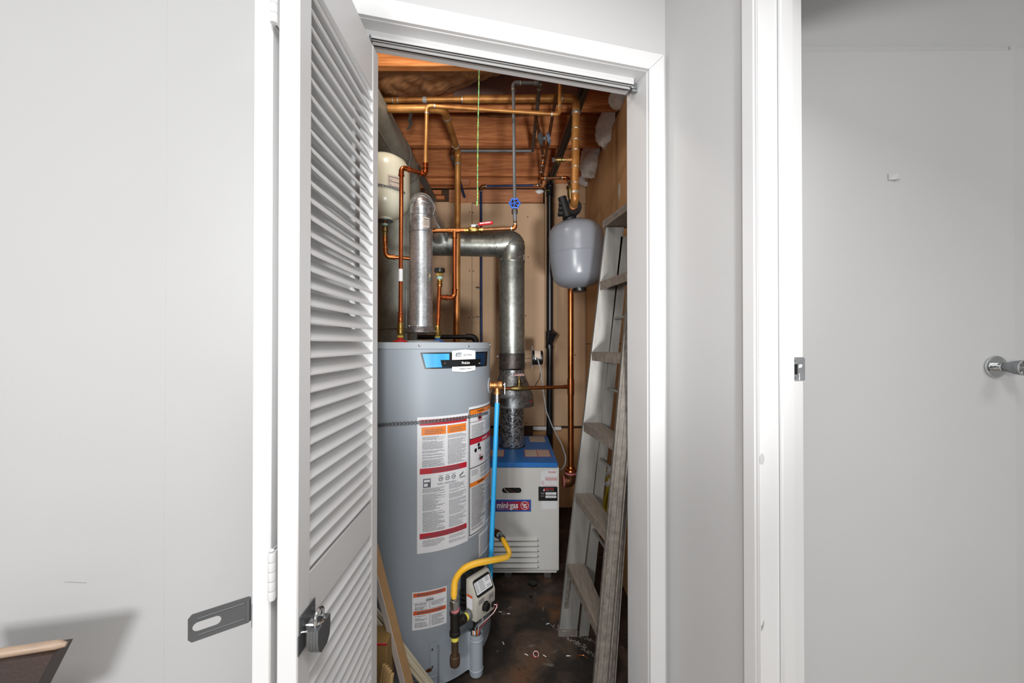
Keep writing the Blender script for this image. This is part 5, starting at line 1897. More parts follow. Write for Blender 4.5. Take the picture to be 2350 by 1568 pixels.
# --- green pull cord
cord = [P(1100, 128, 1.60) + Vector((0, 0, .36)), P(1100, 128, 1.60), P(1099, 200, 1.60), P(1097, 300, 1.60), P(1096, 400, 1.60), P(1096, 452, 1.60), P(1095, 464, 1.60)]
cord[0].z = CEIL - .021
q = MB()
smp = catmull(cord, 24)
for ph_ in (0, math.pi):
    q.tube([p + Vector((.0011 * math.cos(i * .55 + ph_), .0011 * math.sin(i * .55 + ph_), 0)) for i, p in enumerate(smp)], .0014, 6)
rc = thing('pull_cord', 'green and yellow braided cord hanging from the ceiling with a knotted end', 'cord', cord[-1])
q.build('cord', 'rope_green', rc)
kn = cord[-1]
q = MB()
q.torus(kn, (.3, .2, 1), .0022, .0020, 12, 6)
q.torus(kn + Vector((.0005, 0, -.003)), (-.3, .4, 1), .0022, .0020, 12, 6)
q.tube([kn, kn + Vector((.001, 0, -.008)), kn + Vector((-.002, 0, -.016))], .0022, 6)
q.build('knot', 'rope_green', rc)

# --- dark channel running back at the left, plumber's strap
ch0, ch1 = P(954, 384, 2.35), P(998, 462, 2.93)
ch1.z = ch0.z
q = MB()
dcn = (ch1 - ch0)
q.add([ch0 + Vector((-.016, 0, -.012)), ch0 + Vector((.016, 0, .012)), ch1 + Vector((.016, 0, .012)), ch1 + Vector((-.016, 0, -.012)),
       ch0 + Vector((-.020, 0, .004)), ch0 + Vector((.012, 0, .028)), ch1 + Vector((.012, 0, .028)), ch1 + Vector((-.020, 0, .004))],
      [(0, 1, 2, 3), (7, 6, 5, 4), (0, 4, 5, 1), (1, 5, 6, 2), (2, 6, 7, 3), (3, 7, 4, 0)])
tag(q.build('metal_channel', 'steel_dark'), 'dark metal strip running back beside the air duct', 'channel')
q = MB()
spts = [P(942, 255, 1.80), P(943, 262, 1.82), P(940, 275, 1.88), P(943, 285, 1.92), P(935, 298, 1.96)]
for a, b in zip(spts, spts[1:]):
    d = (b - a)
    w_ = Vector((.009, -.004, 0))
    q.add([a - w_, a + w_, b + w_, b - w_, a - w_ + Vector((0, .001, 0)), a + w_ + Vector((0, .001, 0)), b + w_ + Vector((0, .001, 0)), b - w_ + Vector((0, .001, 0))],
          [(0, 1, 2, 3), (7, 6, 5, 4), (0, 4, 5, 1), (1, 5, 6, 2), (2, 6, 7, 3), (3, 7, 4, 0)])
tag(q.build('hanger_strap', 'steel'), 'bent perforated steel strap dangling under the thick pipe', 'strap')
# ================================================================== BOILER
YBf, YBb = 2.106, 2.72
KBo = F / YBf
def bx(px):
    return (px - 1175) / KBo
def bz(py):
    return P(1175, py, YBf).z
bo = thing('boiler', 'low beige and blue gas boiler at the back of the closet', 'boiler', (0, 2.4, 0))
XB = .247
MB().box((-XB, YBf + .004, bz(1312)), (XB, YBb, bz(1073)), bev=.003).build('cabinet', 'boiler_beige', bo)
MB().box((-XB + .004, YBf, bz(1309)), (XB + .001, YBf + .006, bz(1074)), bev=.002).build('front_panel', 'boiler_beige', bo)
MB().box((-XB + .01, YBf + .012, bz(1318)), (XB - .010, YBb - .01, bz(1311)), bev=.001).build('base_pan', 'boiler_beige', bo)
ztp = bz(1062)
MB().box((-XB - .001, YBf - .002, bz(1073) - .001), (XB - .006, YBb, ztp), bev=.0025).build('top_cover', 'boiler_blue', bo)
MB().box((-XB, YBf + .006, ztp), (bx(1233), YBf + .035, ztp + .0012), bev=.0005).build('cover_flange', 'boiler_blue', bo)
MB().lathe([(.082, 0), (.082, .0015), (.074, .002)], (BV.x, BV.y, ztp), n=40).build('flue_hole', 'hole_black', bo)
for px in (1166, 1257):
    MB().box((bx(px) - .020, YBf + .012, 0), (bx(px) + .020, YBf + .06, bz(1317)), bev=.002).build('leg', 'galv_dark', bo)
    MB().box((bx(px) - .020, YBb - .07, 0), (bx(px) + .020, YBb - .02, bz(1317)), bev=.002).build('leg', 'galv_dark', bo)
# louvres
for k in range(6):
    z1_ = bz(1232.5 + 12.3 * k)
    x0_, x1_ = -.16, bx(1237)
    z0_ = z1_ - .0165
    q = MB()
    vs_ = [(x0_, YBf, z1_), (x1_ - .010, YBf, z1_), (x1_, YBf, z0_), (x0_, YBf, z0_), (x0_, YBf - .015, z0_ + .003), (x1_ - .010, YBf - .015, z0_ + .003), (x1_ - .006, YBf - .001, z0_ - .001), (x0_, YBf - .001, z0_ - .001)]
    q.add(vs_, [(0, 4, 5, 1), (1, 5, 2), (4, 7, 6, 5), (5, 6, 2), (0, 3, 7, 4), (0, 1, 2, 3)])
    q.build('louvre', 'boiler_beige', bo)
    MB().box((x0_, YBf - .0009, z0_ - .0058), (x1_ - .002, YBf - .0002, z0_ - .0012)).build('louvre_gap_shade', 'hole_black', bo)  # dark strip painted below each louvre for its gap and shadow edge
# hand slot
def slot(w, h, n=8):
    return [(w - h + h * math.cos(R(-90 + 180 * k / n)), h * math.sin(R(-90 + 180 * k / n))) for k in range(n + 1)] + \
           [(-w + h + h * math.cos(R(90 + 180 * k / n)), h * math.sin(R(90 + 180 * k / n))) for k in range(n + 1)]
sc0 = Vector((bx(1174.5), YBf - .0006, bz(1125.5)))
q = MB().prism(slot(.052, .0145), sc0, (1, 0, 0), (0, 0, 1), (0, .0004, 0))
hsl = q.build('hand_slot', 'hole_black', bo)
MB().tube([sc0 + Vector((x * .0515 / .052, 0, z)) for x, z in slot(.0525, .015) + slot(.0525, .015)[:1]], .0014, 6).build('slot_rim', 'boiler_beige', hsl)
MB().tube([sc0 + Vector(p) for p in ((-.04, -.001, .010), (-.030, -.0016, -.003), (-.016, -.001, -.011))], .0014, 6).build('wire', 'wire_white', hsl)
MB().tube([sc0 + Vector(p) for p in ((-.025, -.001, .006), (.0, -.0016, -.003), (.02, -.001, -.010))], .0016, 6).build('wire', 'copper_brown', hsl)
MB().tube([sc0 + Vector(p) for p in ((.012, -.001, .011), (.025, -.0016, .001), (.042, -.001, -.004))], .0022, 6).build('wire', 'rubber_black', hsl)
# brand sign
g = bpy.data.materials.new('sign_gradient')
g.use_nodes = True
Nn, Ln = g.node_tree.nodes, g.node_tree.links
tcn = Nn.new('ShaderNodeTexCoord')
sx_ = Nn.new('ShaderNodeSeparateXYZ')
Ln.new(tcn.outputs['Object'], sx_.inputs['Vector'])
mrn = Nn.new('ShaderNodeMapRange')
mrn.inputs['From Min'].default_value = bx(1124)
mrn.inputs['From Max'].default_value = bx(1192)
Ln.new(sx_.outputs['X'], mrn.inputs['Value'])
crn = Nn.new('ShaderNodeValToRGB')
crn.color_ramp.elements[0].color = (*S('1d3c8c'), 1)
crn.color_ramp.elements[1].color = (*S('a51030'), 1)
Ln.new(mrn.outputs['Result'], crn.inputs['Fac'])
Ln.new(crn.outputs['Color'], Nn['Principled BSDF'].inputs['Base Color'])
Nn['Principled BSDF'].inputs['Roughness'].default_value = .4
MATS['sign_gradient'] = g
MB().box((bx(1118), YBf - .0025, bz(1174)), (bx(1218.5), YBf, bz(1147)), bev=.0004).build('brand_sign', 'sign_blue', bo)
sg_ = bo.children[-1] if bo.children else bo
sgn = MB().box((bx(1122), YBf - .0032, bz(1170.5)), (bx(1215), YBf - .0025, bz(1150.5))).build('sign_panel', 'sign_gradient', bo)
def bt(cx, cy, off):
    return lambda x, y: Vector((bx(cx) + x, YBf - off, bz(cy) + y))
q = MB()
put_text(q, 'mini·gas', bt(1164.5, 1159.8, .0040), .043, bold=True, width=.112)
put_text(q, 'E N E R G Y  E F F I C I E N T', bt(1164.5, 1168.3, .0042), .0060, width=.108)
q.torus(bt(1204, 1160, .0040)(0, 0), (0, 1, 0), .0205, .0012, 28, 4)
put_text(q, 'Super', bt(1203.5, 1157.5, .0042), .016, bold=True, width=.026, slant=.25)
put_text(q, 'Hot', bt(1205, 1163, .0042), .017, bold=True, width=.020, slant=.25)
q.build('lettering', 'badge_white', sgn)
# stickers on the right
tsk = MB().add([bt(1260, 1098, .0012)(x, y) for x, y in ((-.042, -.045), (.044, -.045), (.044, .042), (.010, .046), (-.010, .043), (-.030, .040), (-.044, .026))], [tuple(range(7))]).build('trouble_sticker', 'label_white', bo, 'torn white trouble sticker')
q = MB()
put_text(q, 'TROUBLE?', bt(1267, 1084, .0016), .0125, bold=True, width=.044)
for i in range(16):
    x = -.022 + i * .0040
    q.add([bt(1261, 1098, .0016)(a, b) for a, b in ((x, -.012), (x + .0018, -.012), (x + .0018, .010 - .004 * (i % 3)), (x, .010 - .004 * (i % 3)))], [(0, 1, 2, 3)])
for i in range(4):
    q.add([bt(1261, 1098, .0016)(a, b) for a, b in ((-.042, -.016 - i * .005), (-.028, -.016 - i * .005), (-.028, -.0145 - i * .005), (-.042, -.0145 - i * .005))], [(0, 1, 2, 3)])
q.add([bt(1261, 1115, .0016)(a, b) for a, b in ((-.036, -.001), (.036, -.001), (.036, .001), (-.036, .001))], [(0, 1, 2, 3)])
q.build('red_print', 'label_red', tsk)
q = MB()
for r_ in range(2):
    for i in range(7):
        if (i * 3 + r_) % 4:
            c_ = bt(1261, 1106 + 5 * r_, .0016)(-.018 + i * .009, 0)
            q.lathe([(.0012, 0), (.0012, .0003)], c_, (0, -1, 0), 6)
q.build('dots', 'print_dark', tsk)
MB().add([bt(1260, 1159, .0010)(x, y) for x, y in ((-.038, -.022), (.036, -.022), (.041, -.016), (.041, .022), (-.041, .022), (-.041, -.018))], [tuple(range(6))]).build('blank_sticker', 'label_white', bo)
card = MB().box((bx(1235.5), YBf - .0026, bz(1149.5)), (bx(1279), YBf - .0014, bz(1117)), bev=.0005).build('service_sticker', 'badge_black', bo, 'black service sticker with red lettering')
q = MB()
put_text(q, 'REACTIVE', bt(1261, 1122, .0030), .0105, bold=True, width=.042)
q.add([bt(1249, 1124, .0030)(x, y) for x, y in ((0, -.009), (.005, -.006), (.0055, 0), (.002, .010), (0, .004))], [tuple(range(5))])
q.build('lettering', 'handle_red', card)
q = MB()
put_text(q, 'PLUMBING   HEATING', bt(1261, 1125.8, .0030), .0036, width=.040)
put_text(q, 'INSTALLED', bt(1244.5, 1131.2, .0030), .0042, width=.018)
put_text(q, 'SERVICED', bt(1245, 1133.8, .0030), .0042, width=.016)
put_text(q, 'NEXT SERVICE', bt(1244.5, 1138.5, .0030), .0042, width=.020)
q.add([bt(1249, 1124, .0030)(x, y) for x, y in ((-.0005, -.009), (-.0055, -.005), (-.0055, .001), (-.0005, .006))], [(0, 1, 2, 3)])
for cy in (1132.5, 1140):
    q.add([bt(1264, cy, .0030)(x, y) for x, y in rrect(.0285, .0065, .002)], [tuple(range(20))])
q.build('white_print', 'label_white', card)
q = MB()
rnd = random.Random(11)
for cy, n in ((1132.5, 3), (1139, 5), (1141.5, 4)):
    for i in range(n):
        c_ = bt(1256 + i * 4, cy, .0034)
        q.tube([c_(0, rnd.uniform(-.003, .003)), c_(.003, rnd.uniform(-.003, .004)), c_(.006, rnd.uniform(-.003, .003))], .0006, 4)
q.build('handwriting', 'print_black', card)
# stickers on the blue top
def topsticker(px0, px1, py0, py1, border=True):
    Ya = (CAMZ - ztp) / ((py1 - 790) / F)
    Yb_ = (CAMZ - ztp) / ((py0 - 790) / F)
    xa, xb = (px0 - 1175) * Ya / F, (px1 - 1175) * Ya / F
    o = MB().box((xa, Ya, ztp), (xb, Yb_, ztp + .0007)).build('top_sticker', 'label_red' if border else 'sticker_beige', bo)
    if border:
        m = .004
        xm = (xa + xb) / 2
        for a, b in ((xa + m, xm - m / 2), (xm + m / 2, xb - m)):
            MB().box((a, Ya + m, ztp + .0007), (b, Yb_ - m, ztp + .0010)).build('sticker_field', 'sticker_beige', o)
        q = MB()
        for i in range(4):
            y_ = Ya + (Yb_ - Ya) * (.25 + .17 * i)
            q.box((xm + .008, y_, ztp + .0010), (xb - .012, y_ + .003, ztp + .0013))
        q.build('red_print', 'label_red', o)
topsticker(1204, 1265, 1032, 1048)
topsticker(1096, 1157, 1032, 1048)
topsticker(1216, 1252, 1002, 1014, False)

# ================================================================== STEP LADDER
ld = thing('step_ladder', 'worn aluminium step ladder folded and leaning on the right wall', 'ladder', (.26, 1.5, 0))
def xfar(z):
    return .234 + (z - .305) * .1178
def yn(z):
    return 1.322 + (z - .305) * .105
def xnear(z):
    return xfar(z) + .047
def yfar(z):
    return 1.70
def channel(name, xf_, yf_, wd, fl, z0, z1, m, t=.0032):
    q = MB()
    def sec(z):
        x, y = xf_(z), yf_(z)
        pts = [(x, y), (x + wd, y), (x + wd, y + fl), (x + wd - t, y + fl), (x + wd - t, y + math.copysign(t, fl)), (x + t, y + math.copysign(t, fl)), (x + t, y + fl), (x, y + fl)]
        return [Vector((a, b, z)) for a, b in pts]
    a, b = sec(z0), sec(z1)
    n = 8
    fs = [(i, (i + 1) % n, n + (i + 1) % n, n + i) for i in range(n)] + [(0, 5, 4, 1), (1, 4, 3, 2), (0, 7, 6, 5), (8, 9, 12, 13), (9, 10, 11, 12), (8, 13, 14, 15)]
    q.add(a + b, fs)
    return q.build(name, m, ld)
channel('rail', xfar, yfar, .076, .026, .0, 1.74, 'aluminium')
channel('rail', xnear, yn, .050, -.020, .0, 1.74, 'aluminium_worn')
channel('rear_rail', lambda z: xfar(z) + .088 - z * .012, lambda z: 1.70, .040, .022, .0, 1.70, 'aluminium')
channel('rear_rail', lambda z: xnear(z) + .072 - z * .014, lambda z: yn(z) + .085, .028, -.016, .0, 1.70, 'aluminium_worn')
for off_ in (.013, .031):
    a = [Vector((xnear(z_) + off_ + dx_, yn(z_) - .0005 - dy_, z_)) for z_ in (.03, 1.72) for dx_, dy_ in ((0, 0), (.006, 0), (.006, .007), (0, .007))]
    MB().add(a, [(3, 2, 1, 0), (4, 5, 6, 7), (0, 1, 5, 4), (1, 2, 6, 5), (2, 3, 7, 6), (3, 0, 4, 7)]).build('rail_rib', 'aluminium_worn', ld)
for z in (.305, .605, .905, 1.206, 1.506):
    xa, xb = xfar(z), xnear(z)
    ya, yb2 = 1.6995, yn(z) + .0005
    q = MB()
    dpt = .074
    for (s0_, s1_, zz0, zz1) in ((0, dpt, -.003, 0), (0, .003, -.036, -.003), (dpt - .003, dpt, -.030, -.003)):
        a = [Vector((xa + s0_, ya, z + zz0)), Vector((xa + s1_, ya, z + zz0)), Vector((xa + s1_, ya, z + zz1)), Vector((xa + s0_, ya, z + zz1))]
        w2 = .66
        b = [Vector((xb + s0_ * w2, yb2, z + zz0)), Vector((xb + s1_ * w2, yb2, z + zz0)), Vector((xb + s1_ * w2, yb2, z + zz1)), Vector((xb + s0_ * w2, yb2, z + zz1))]
        q.add(a + b, [(0, 1, 2, 3), (7, 6, 5, 4), (0, 4, 5, 1), (1, 5, 6, 2), (2, 6, 7, 3), (3, 7, 4, 0)])
    for k in range(9):
        s_ = .006 + k * .0075
        a, b = Vector((xa + s_, ya, z + .0006)), Vector((xb + s_ * .66, yb2, z + .0006))
        q.tube([a, b], .0011, 4)
    sp = q.build('step', 'tread_worn', ld)
    for yy, xx in ((1.6985, xa + .014), (1.6985, xa + .060)):
        MB().lathe([(.004, 0), (.0035, .002), (.001, .003)], (xx, yy, z - .018), (0, -1, 0), 8).build('rivet', 'steel_dark', sp)
def strap_bar(a, b, w_, t_, m):
    a, b = Vector(a), Vector(b)
    d = (b - a).normalized()
    x = Vector((0, 1, 0)).cross(d).normalized()
    q = MB().prism([(-w_, 0), (w_, 0), (w_, (b - a).length), (-w_, (b - a).length)], a, x, d, Vector((0, t_, 0)))
    q.build('brace', m, ld)
strap_bar((xfar(.28) + .012, 1.697, .275), (xfar(.14) + .02, 1.697, .12), .006, -.002, 'aluminium_worn')
strap_bar((xfar(.28) + .006, 1.66, .272), (xfar(.14) + .012, 1.697, .12), .006, -.002, 'aluminium_worn')
for zs_ in (1.206, .905):
    strap_bar((xnear(zs_) + .050, yn(zs_) + .055, zs_ - .02), (xnear(zs_) + .040, yn(zs_) + .14, zs_ - .13), .005, .002, 'steel_dark')
for z in (.45, .75, 1.05, 1.35):
    a = Vector((xfar(z) + .100 - z * .012, 1.70, z))
    b = Vector((xnear(z) + .084 - z * .014, yn(z) + .085, z))
    MB().tube([a, b], .006, 8).build('rear_rung', 'aluminium', ld)
# feet and top cap
MB().box((xfar(0) - .003, 1.692, 0), (xfar(0) + .080, 1.730, .028), bev=.002).build('foot', 'aluminium_worn', ld)
MB().box((xnear(0) - .003, yn(0) - .024, 0), (xnear(0) + .066, yn(0) + .006, .028), bev=.002).build('foot', 'rubber_black', ld)
zc1 = 1.775
q = MB()
xa, xb = xfar(1.72) - .006, xnear(1.72) - .008
ya, yb2 = 1.735, yn(1.72) - .005
a = [Vector((xa, ya, zc1 - .030)), Vector((xa + .115, ya, zc1 - .030)), Vector((xa + .115, ya, zc1)), Vector((xa, ya, zc1))]
b = [Vector((xb, yb2, zc1 - .030)), Vector((xb + .080, yb2, zc1 - .030)), Vector((xb + .080, yb2, zc1)), Vector((xb, yb2, zc1))]
q.add(a + b, [(0, 1, 2, 3), (7, 6, 5, 4), (0, 4, 5, 1), (1, 5, 6, 2), (2, 6, 7, 3), (3, 7, 4, 0)])
cap_ = q.build('top_cap', 'tread_worn', ld)
q = MB()
for k_ in range(16):
    if k_ in (5, 10):
        continue
    f0 = .06 + .055 * k_
    p0_, p1_ = a[0].lerp(b[0], f0), a[0].lerp(b[0], f0 + .022)
    q.add([p0_ + Vector((-.0006, 0, .009)), p1_ + Vector((-.0006, 0, .009)), p1_ + Vector((-.0006, -.004, .022)), p0_ + Vector((-.0006, -.004, .022))], [(0, 1, 2, 3)])
q.build('embossed_print', 'aluminium', cap_)

# ================================================================== LUMBER AND SCRAPS AT LOWER LEFT
def oriented(name, a, b, w1, w2, roll, m, bev=.001):
    a, b = Vector(a), Vector(b)
    d = (b - a).normalized()
    x0 = Vector((0, 0, 1)).cross(d)
    if x0.length < .1:
        x0 = Vector((1, 0, 0))
    x0.normalize()
    y0 = d.cross(x0)
    c, s = math.cos(roll), math.sin(roll)
    x, y = x0 * c + y0 * s, y0 * c - x0 * s
    M = Matrix(((x.x, y.x, d.x, a.x), (x.y, y.y, d.y, a.y), (x.z, y.z, d.z, a.z), (0, 0, 0, 1)))
    return M, (b - a).length
mb_ = thing('casing_board', 'white faced board with raw brown edge leaning in front of the water heater', 'board', (-.32, 1.29, 0))
A_, B_ = Vector((-.318, 1.30, .001)), Vector((-.492, 1.27, .72))
dd = (B_ - A_).normalized()
wn = Vector((-.50, -.86, 0))
wn = (wn - dd * wn.dot(dd)).normalized()
bn = dd.cross(wn).normalized()
if bn.x < 0:
    bn = -bn
Mb = Matrix(((wn.x, bn.x, dd.x, A_.x), (wn.y, bn.y, dd.y, A_.y), (wn.z, bn.z, dd.z, A_.z), (0, 0, 0, 1)))
LB = (B_ - A_).length
MB().box((-.030, -.012, .0), (0, .012, LB), bev=.0006, M=Mb).build('raw_core', 'mdf_brown', mb_)
MB().box((-.0295, -.0145, .0), (.0005, -.0122, LB), M=Mb).build('painted_face', 'mdf_white', mb_)
MB().box((.0002, -.0125, .0), (.0012, .0125, LB), M=Mb).build('painted_edge', 'mdf_white', mb_)
for i, (off, lab) in enumerate(((0, 'beige profiled moulding strip lying behind the leaning board, upper of two'), (.0, 'beige profiled moulding strip lying behind the leaning board, lower of two'))):
    A_ = P(1000 + 6 * i, 1590 + 14 * i, 1.372 - .018 * i)
    B_ = P(855, 1398 + 24 * i, 1.35 - .018 * i)
    dd = (B_ - A_).normalized()
    yv = Vector((0, -1, 0))
    xv = dd.cross(yv).normalized()
    Mm = Matrix(((xv.x, yv.x, dd.x, A_.x), (xv.y, yv.y, dd.y, A_.y), (xv.z, yv.z, dd.z, A_.z), (0, 0, 0, 1)))
    q = MB()
    L_ = (B_ - A_).length
    q.box((-.012, -.006, 0), (.012, .004, L_), bev=.001, M=Mm)
    q.box((-.010, .004, 0), (-.003, .008, L_), bev=.001, M=Mm)
    q.box((.003, .004, 0), (.008, .007, L_), bev=.001, M=Mm)
    tag(q.build('moulding_strip', 'moulding'), lab, 'moulding', 'moulding strips by the heater')
bxk = thing('carton', 'brown cardboard carton with a red top edge behind the louvre door', 'box', (-.44, 1.22, 0))
cq = P(884, 1486, 1.225)
MB().box((cq.x - .08, 1.24, 0.0), (cq.x, 1.32, cq.z), bev=.001).build('box_body', 'box_brown', bxk)
MB().box((cq.x - .078, 1.2385, cq.z - .005), (cq.x + .001, 1.2405, cq.z + .001), bev=.0004).build('red_edge', 'label_red', bxk)
for i, (tx, ty, lab) in enumerate(((880, 1530, 'leftmost'), (886, 1534, 'second from left'), (890, 1540, 'middle'), (894, 1545, 'second from right'), (899, 1552, 'rightmost'))):
    top = P(tx, ty, 1.215 - .016 * i)
    btm = Vector((top.x - .035, top.y - .01, 0.0))
    dd = top - btm
    q = MB()
    w_ = Vector((.004, 0, 0)); d_ = Vector((0, .012, 0))
    a = [btm - w_, btm + w_, btm + w_ + d_, btm - w_ + d_]
    b = [p + dd for p in a]
    q.add(a + b, [(3, 2, 1, 0), (4, 5, 6, 7), (0, 1, 5, 4), (1, 2, 6, 5), (2, 3, 7, 6), (3, 0, 4, 7)])
    tag(q.build('wood_strip', 'pine_strip'), 'thin pine strip standing by the louvre door, %s of five' % lab, 'wood strip', 'pine strips by the door')

# ================================================================== CEILING SHEETS AND INSULATION
def wr_(a, b, s=1.0):
    a, b = a + .35 * b + .12 * math.sin(3 * b + 2 * a), b - .3 * a + .1 * math.sin(4 * a)
    r1_, r2_, r3_ = math.sin(a * 5.3 + 1.7 * math.sin(b * 2.1)), math.sin(a * 13.7 - b * 5.1 + 1.3 * math.sin(a * 3)), math.sin(a * 31 + b * 11 + 2 * math.sin(b * 5))
    return .017 * s * (abs(r1_) * .9 + abs(r2_) * .5 + abs(r3_) * .22)
def wr_old(a, b, s=1.0):
    return .010 * s * (math.sin(a * 23 + 3 * math.sin(b * 7)) * .5 + math.sin(b * 31 + a * 17 + 2 * math.sin(a * 11)) * .35 + abs(math.sin(a * 9 - b * 13)) * .6)
def vs_fn(s, t):
    px = 852 + 300 * s
    yb = 226 if s < .5 else 226 - 66 * ((s - .5) / .5) ** 1.1
    yf = 150 + 3 * s
    y = yf + (yb - yf) * t
    Y = 1.742 + .345 * t
    p = P(px, y, Y)
    p.z += -.03 * math.sin(math.pi * t) * (1 - s) - wr_(s * 2.0, t * 1.6, 1.2) * math.sin(math.pi * min(1, t * 1.1)) ** .5
    p.x += wr_(t, s) * .6
    return p
q = MB().grid(vs_fn, 70, 46)
tag(q.build('vapour_barrier', 'vapour_sheet'), 'crumpled brown plastic vapour sheet sagging under the front joists', 'plastic sheet')
q = MB().grid(lambda s, t: P(1040 + 285 * s, 150 + 86 * t, 2.098 - .01 - wr_(s * 2, t * .6, .5)), 50, 10)
tag(q.build('plastic_sheet', 'sheet_grey'), 'flat purple brown plastic film covering the second joist', 'plastic sheet')
q = MB().grid(lambda s, t: P(1052 + 210 * s, 252 + (4 + 14 * math.sin(math.pi * s) ** 1.2) * t, 2.47 - .005 - .03 * t + wr_(s, t)), 40, 4)
tag(q.build('paper_flap', 'vapour_sheet'), 'drooping strip of brown paper under the third joist', 'paper')

def puff(px, py, Y, rx, ry, rz, seed, lab, rot=0.0):
    c = P(px, py, Y)
    rnd = random.Random(seed)
    ks = [(rnd.uniform(2, 7), rnd.uniform(2, 7), rnd.uniform(2, 7), rnd.uniform(0, 6)) for _ in range(6)]
    q = MB()
    n, m = 36, 24
    vs_, fs = [], []
    for j in range(m + 1):
        th = math.pi * j / m
        for i in range(n):
            ph = 2 * math.pi * i / n
            d = Vector((math.sin(th) * math.cos(ph), math.sin(th) * math.sin(ph), math.cos(th)))
            w_ = sum(math.sin(a * d.x + b * d.y + e * d.z + f) for a, b, e, f in ks) / 6
            k_ = 1 + .22 * w_ + .03 * math.sin(d.z * 30 + 4 * math.sin(d.y * 8))
            x, z = d.x * rx * k_, d.z * rz * k_
            vs_.append(c + Vector((x * math.cos(rot) - z * math.sin(rot), d.y * ry * k_, x * math.sin(rot) + z * math.cos(rot))))
    for j in range(m):
        for i in range(n):
            i2 = (i + 1) % n
            fs.append((j * n + i, (j + 1) * n + i, (j + 1) * n + i2, j * n + i2))
    q.add(vs_, fs)
    tag(q.build('insulation_batt', 'fibreglass'), lab, 'insulation', 'fibreglass tufts above the right wall')
puff(1424, 224, 2.03, .055, .06, .050, 1, 'small white fibreglass tuft nearest the door head, above the right wall', .2)
puff(1408, 286, 2.31, .085, .12, .135, 2, 'long white fibreglass tuft second from the door head', -.35)
puff(1371, 366, 2.70, .110, .13, .130, 3, 'largest white fibreglass bulge above the right wall', -.4)
puff(1350, 411, 2.955, .065, .04, .055, 4, 'lowest white fibreglass tuft in the back right corner', 0)
c = P(1256, 985, 3.005)
q = MB().box((c.x - .11, 3.0, c.z - .012), (c.x + .11, 3.03, c.z + .018), bev=.008)
tag(q.build('insulation_batt', 'fibreglass'), 'strip of white fibreglass showing under the tan back wall', 'insulation')
c = P(1240, 438, 2.99)
q = MB()
for k in range(9):
    a = R(20 + 17.5 * k)
    q.tube([c + Vector((-.01, 0, -.02)), c + Vector((.035 * math.cos(a) - .005, -.006, .028 * math.sin(a) - .018))], .006, 6, rf=lambda i: (.007, .002)[i])
tag(q.build('insulation_tuft', 'fibreglass'), 'tiny frayed white tuft on top of the back wall plate', 'insulation')
MB().box((P(1200, 983, 2.98).x, 2.98, P(1200, 1000, 2.98).z), (P(1223, 983, 2.98).x, 3.02, P(1223, 981, 2.98).z), bev=.002).build('sill_block', 'dark_wood', wb_)

# torn bag behind the ladder
tb = thing('torn_bag', 'torn yellow and white plastic bag behind the step ladder', 'bag', (.50, 1.95, 0))
c = P(1392, 1105, 1.98)
q = MB().grid(lambda s, t: c + Vector((-.012 + .030 * s + .01 * math.sin(9 * t), -.01 * math.sin(5 * s), .05 - .36 * t + .02 * s)), 6, 16)
q.build('bag_front', 'bag_yellow', tb)
q = MB().grid(lambda s, t: c + Vector((-.004 + .026 * s + .008 * math.sin(11 * t), -.004 - .008 * math.sin(4 * s), .085 - .10 * t - .02 * s)), 6, 10)
q.build('torn_top', 'label_white', tb)
MB().box((c.x + .012, c.y - .004, 0), (c.x + .034, c.y + .03, c.z - .08), bev=.004).build('bag_body', 'rubber_black', tb)

# ================================================================== FLOOR SCRAPS
def onfloor(px, py):
    Y = CAMZ * F / (py - 790)
    p = P(px, py, Y)
    p.z = 0
    return p
c = onfloor(1229, 1501)
rg = thing('wire_ring', 'small loop of red and white wire lying on the concrete', 'wire', c)
MB().torus(c + Vector((.002, 0, .006)), (.15, -.45, 1), .0105, .0013, 18, 6).build('white_strand', 'wire_white', rg)
MB().torus(c + Vector((-.001, -.002, .005)), (-.2, -.3, 1), .0110, .0012, 18, 6).build('red_strand', 'wire_red', rg)
for px, py, a, lab in ((1148, 1403, 10, 'tiny white wire scrap on the rusty floor right beside the gas valve'),
                       (1167, 1407, 5, 'tiny white wire scrap on the rusty floor, second from the gas valve'),
                       (1155, 1474, 70, 'tiny upright white wire scrap near the wire channel of the heater'),
                       (1208, 1500, 30, 'tiny white wire scrap just left of the red and white wire loop'),
                       (1250, 1503, 40, 'tiny white wire scrap just right of the red and white wire loop'),
                       (1257, 1430, -20, 'tiny white wire scrap alone in the middle of the dark floor'),
                       (1304, 1503, 0, 'tiny white wire scrap left of the curled copper wire')):
    c = onfloor(px, py)
    d = Vector((math.cos(R(a)), -math.sin(R(a)), 0)) * .0075
    tag(MB().tube([c - d + Vector((0, 0, .0018)), c + Vector((0, 0, .0022)), c + d + Vector((0, 0, .0018))], .0017, 6).build('wire_scrap', 'wire_white'),
        lab, 'scrap', 'white wire scraps on the floor')
c = onfloor(1336, 1507)
tag(MB().tube(fillet([c + Vector((-.026, -.008, .002)), c + Vector((-.018, .010, .004)), c + Vector((.008, .010, .004)), c + Vector((.024, -.004, .002))], .012, 5), .0015, 6).build('wire_curl', 'copper_mid'),
    'thin curled copper wire on the floor by the ladder foot', 'wire')
c = onfloor(1223, 1340)
rnd = random.Random(3)
pl_ = [(.022 * (1 + .35 * rnd.uniform(-1, 1)) * math.cos(a), .020 * (1 + .35 * rnd.uniform(-1, 1)) * math.sin(a)) for a in [2 * math.pi * k / 11 for k in range(11)]]
tag(MB().prism(pl_, c, (1, 0, 0), (0, 1, 0), (0, 0, .012)).build('black_scrap', 'plastic_black'), 'black crumpled scrap on the floor in front of the boiler', 'scrap')
c = onfloor(1219, 1368)
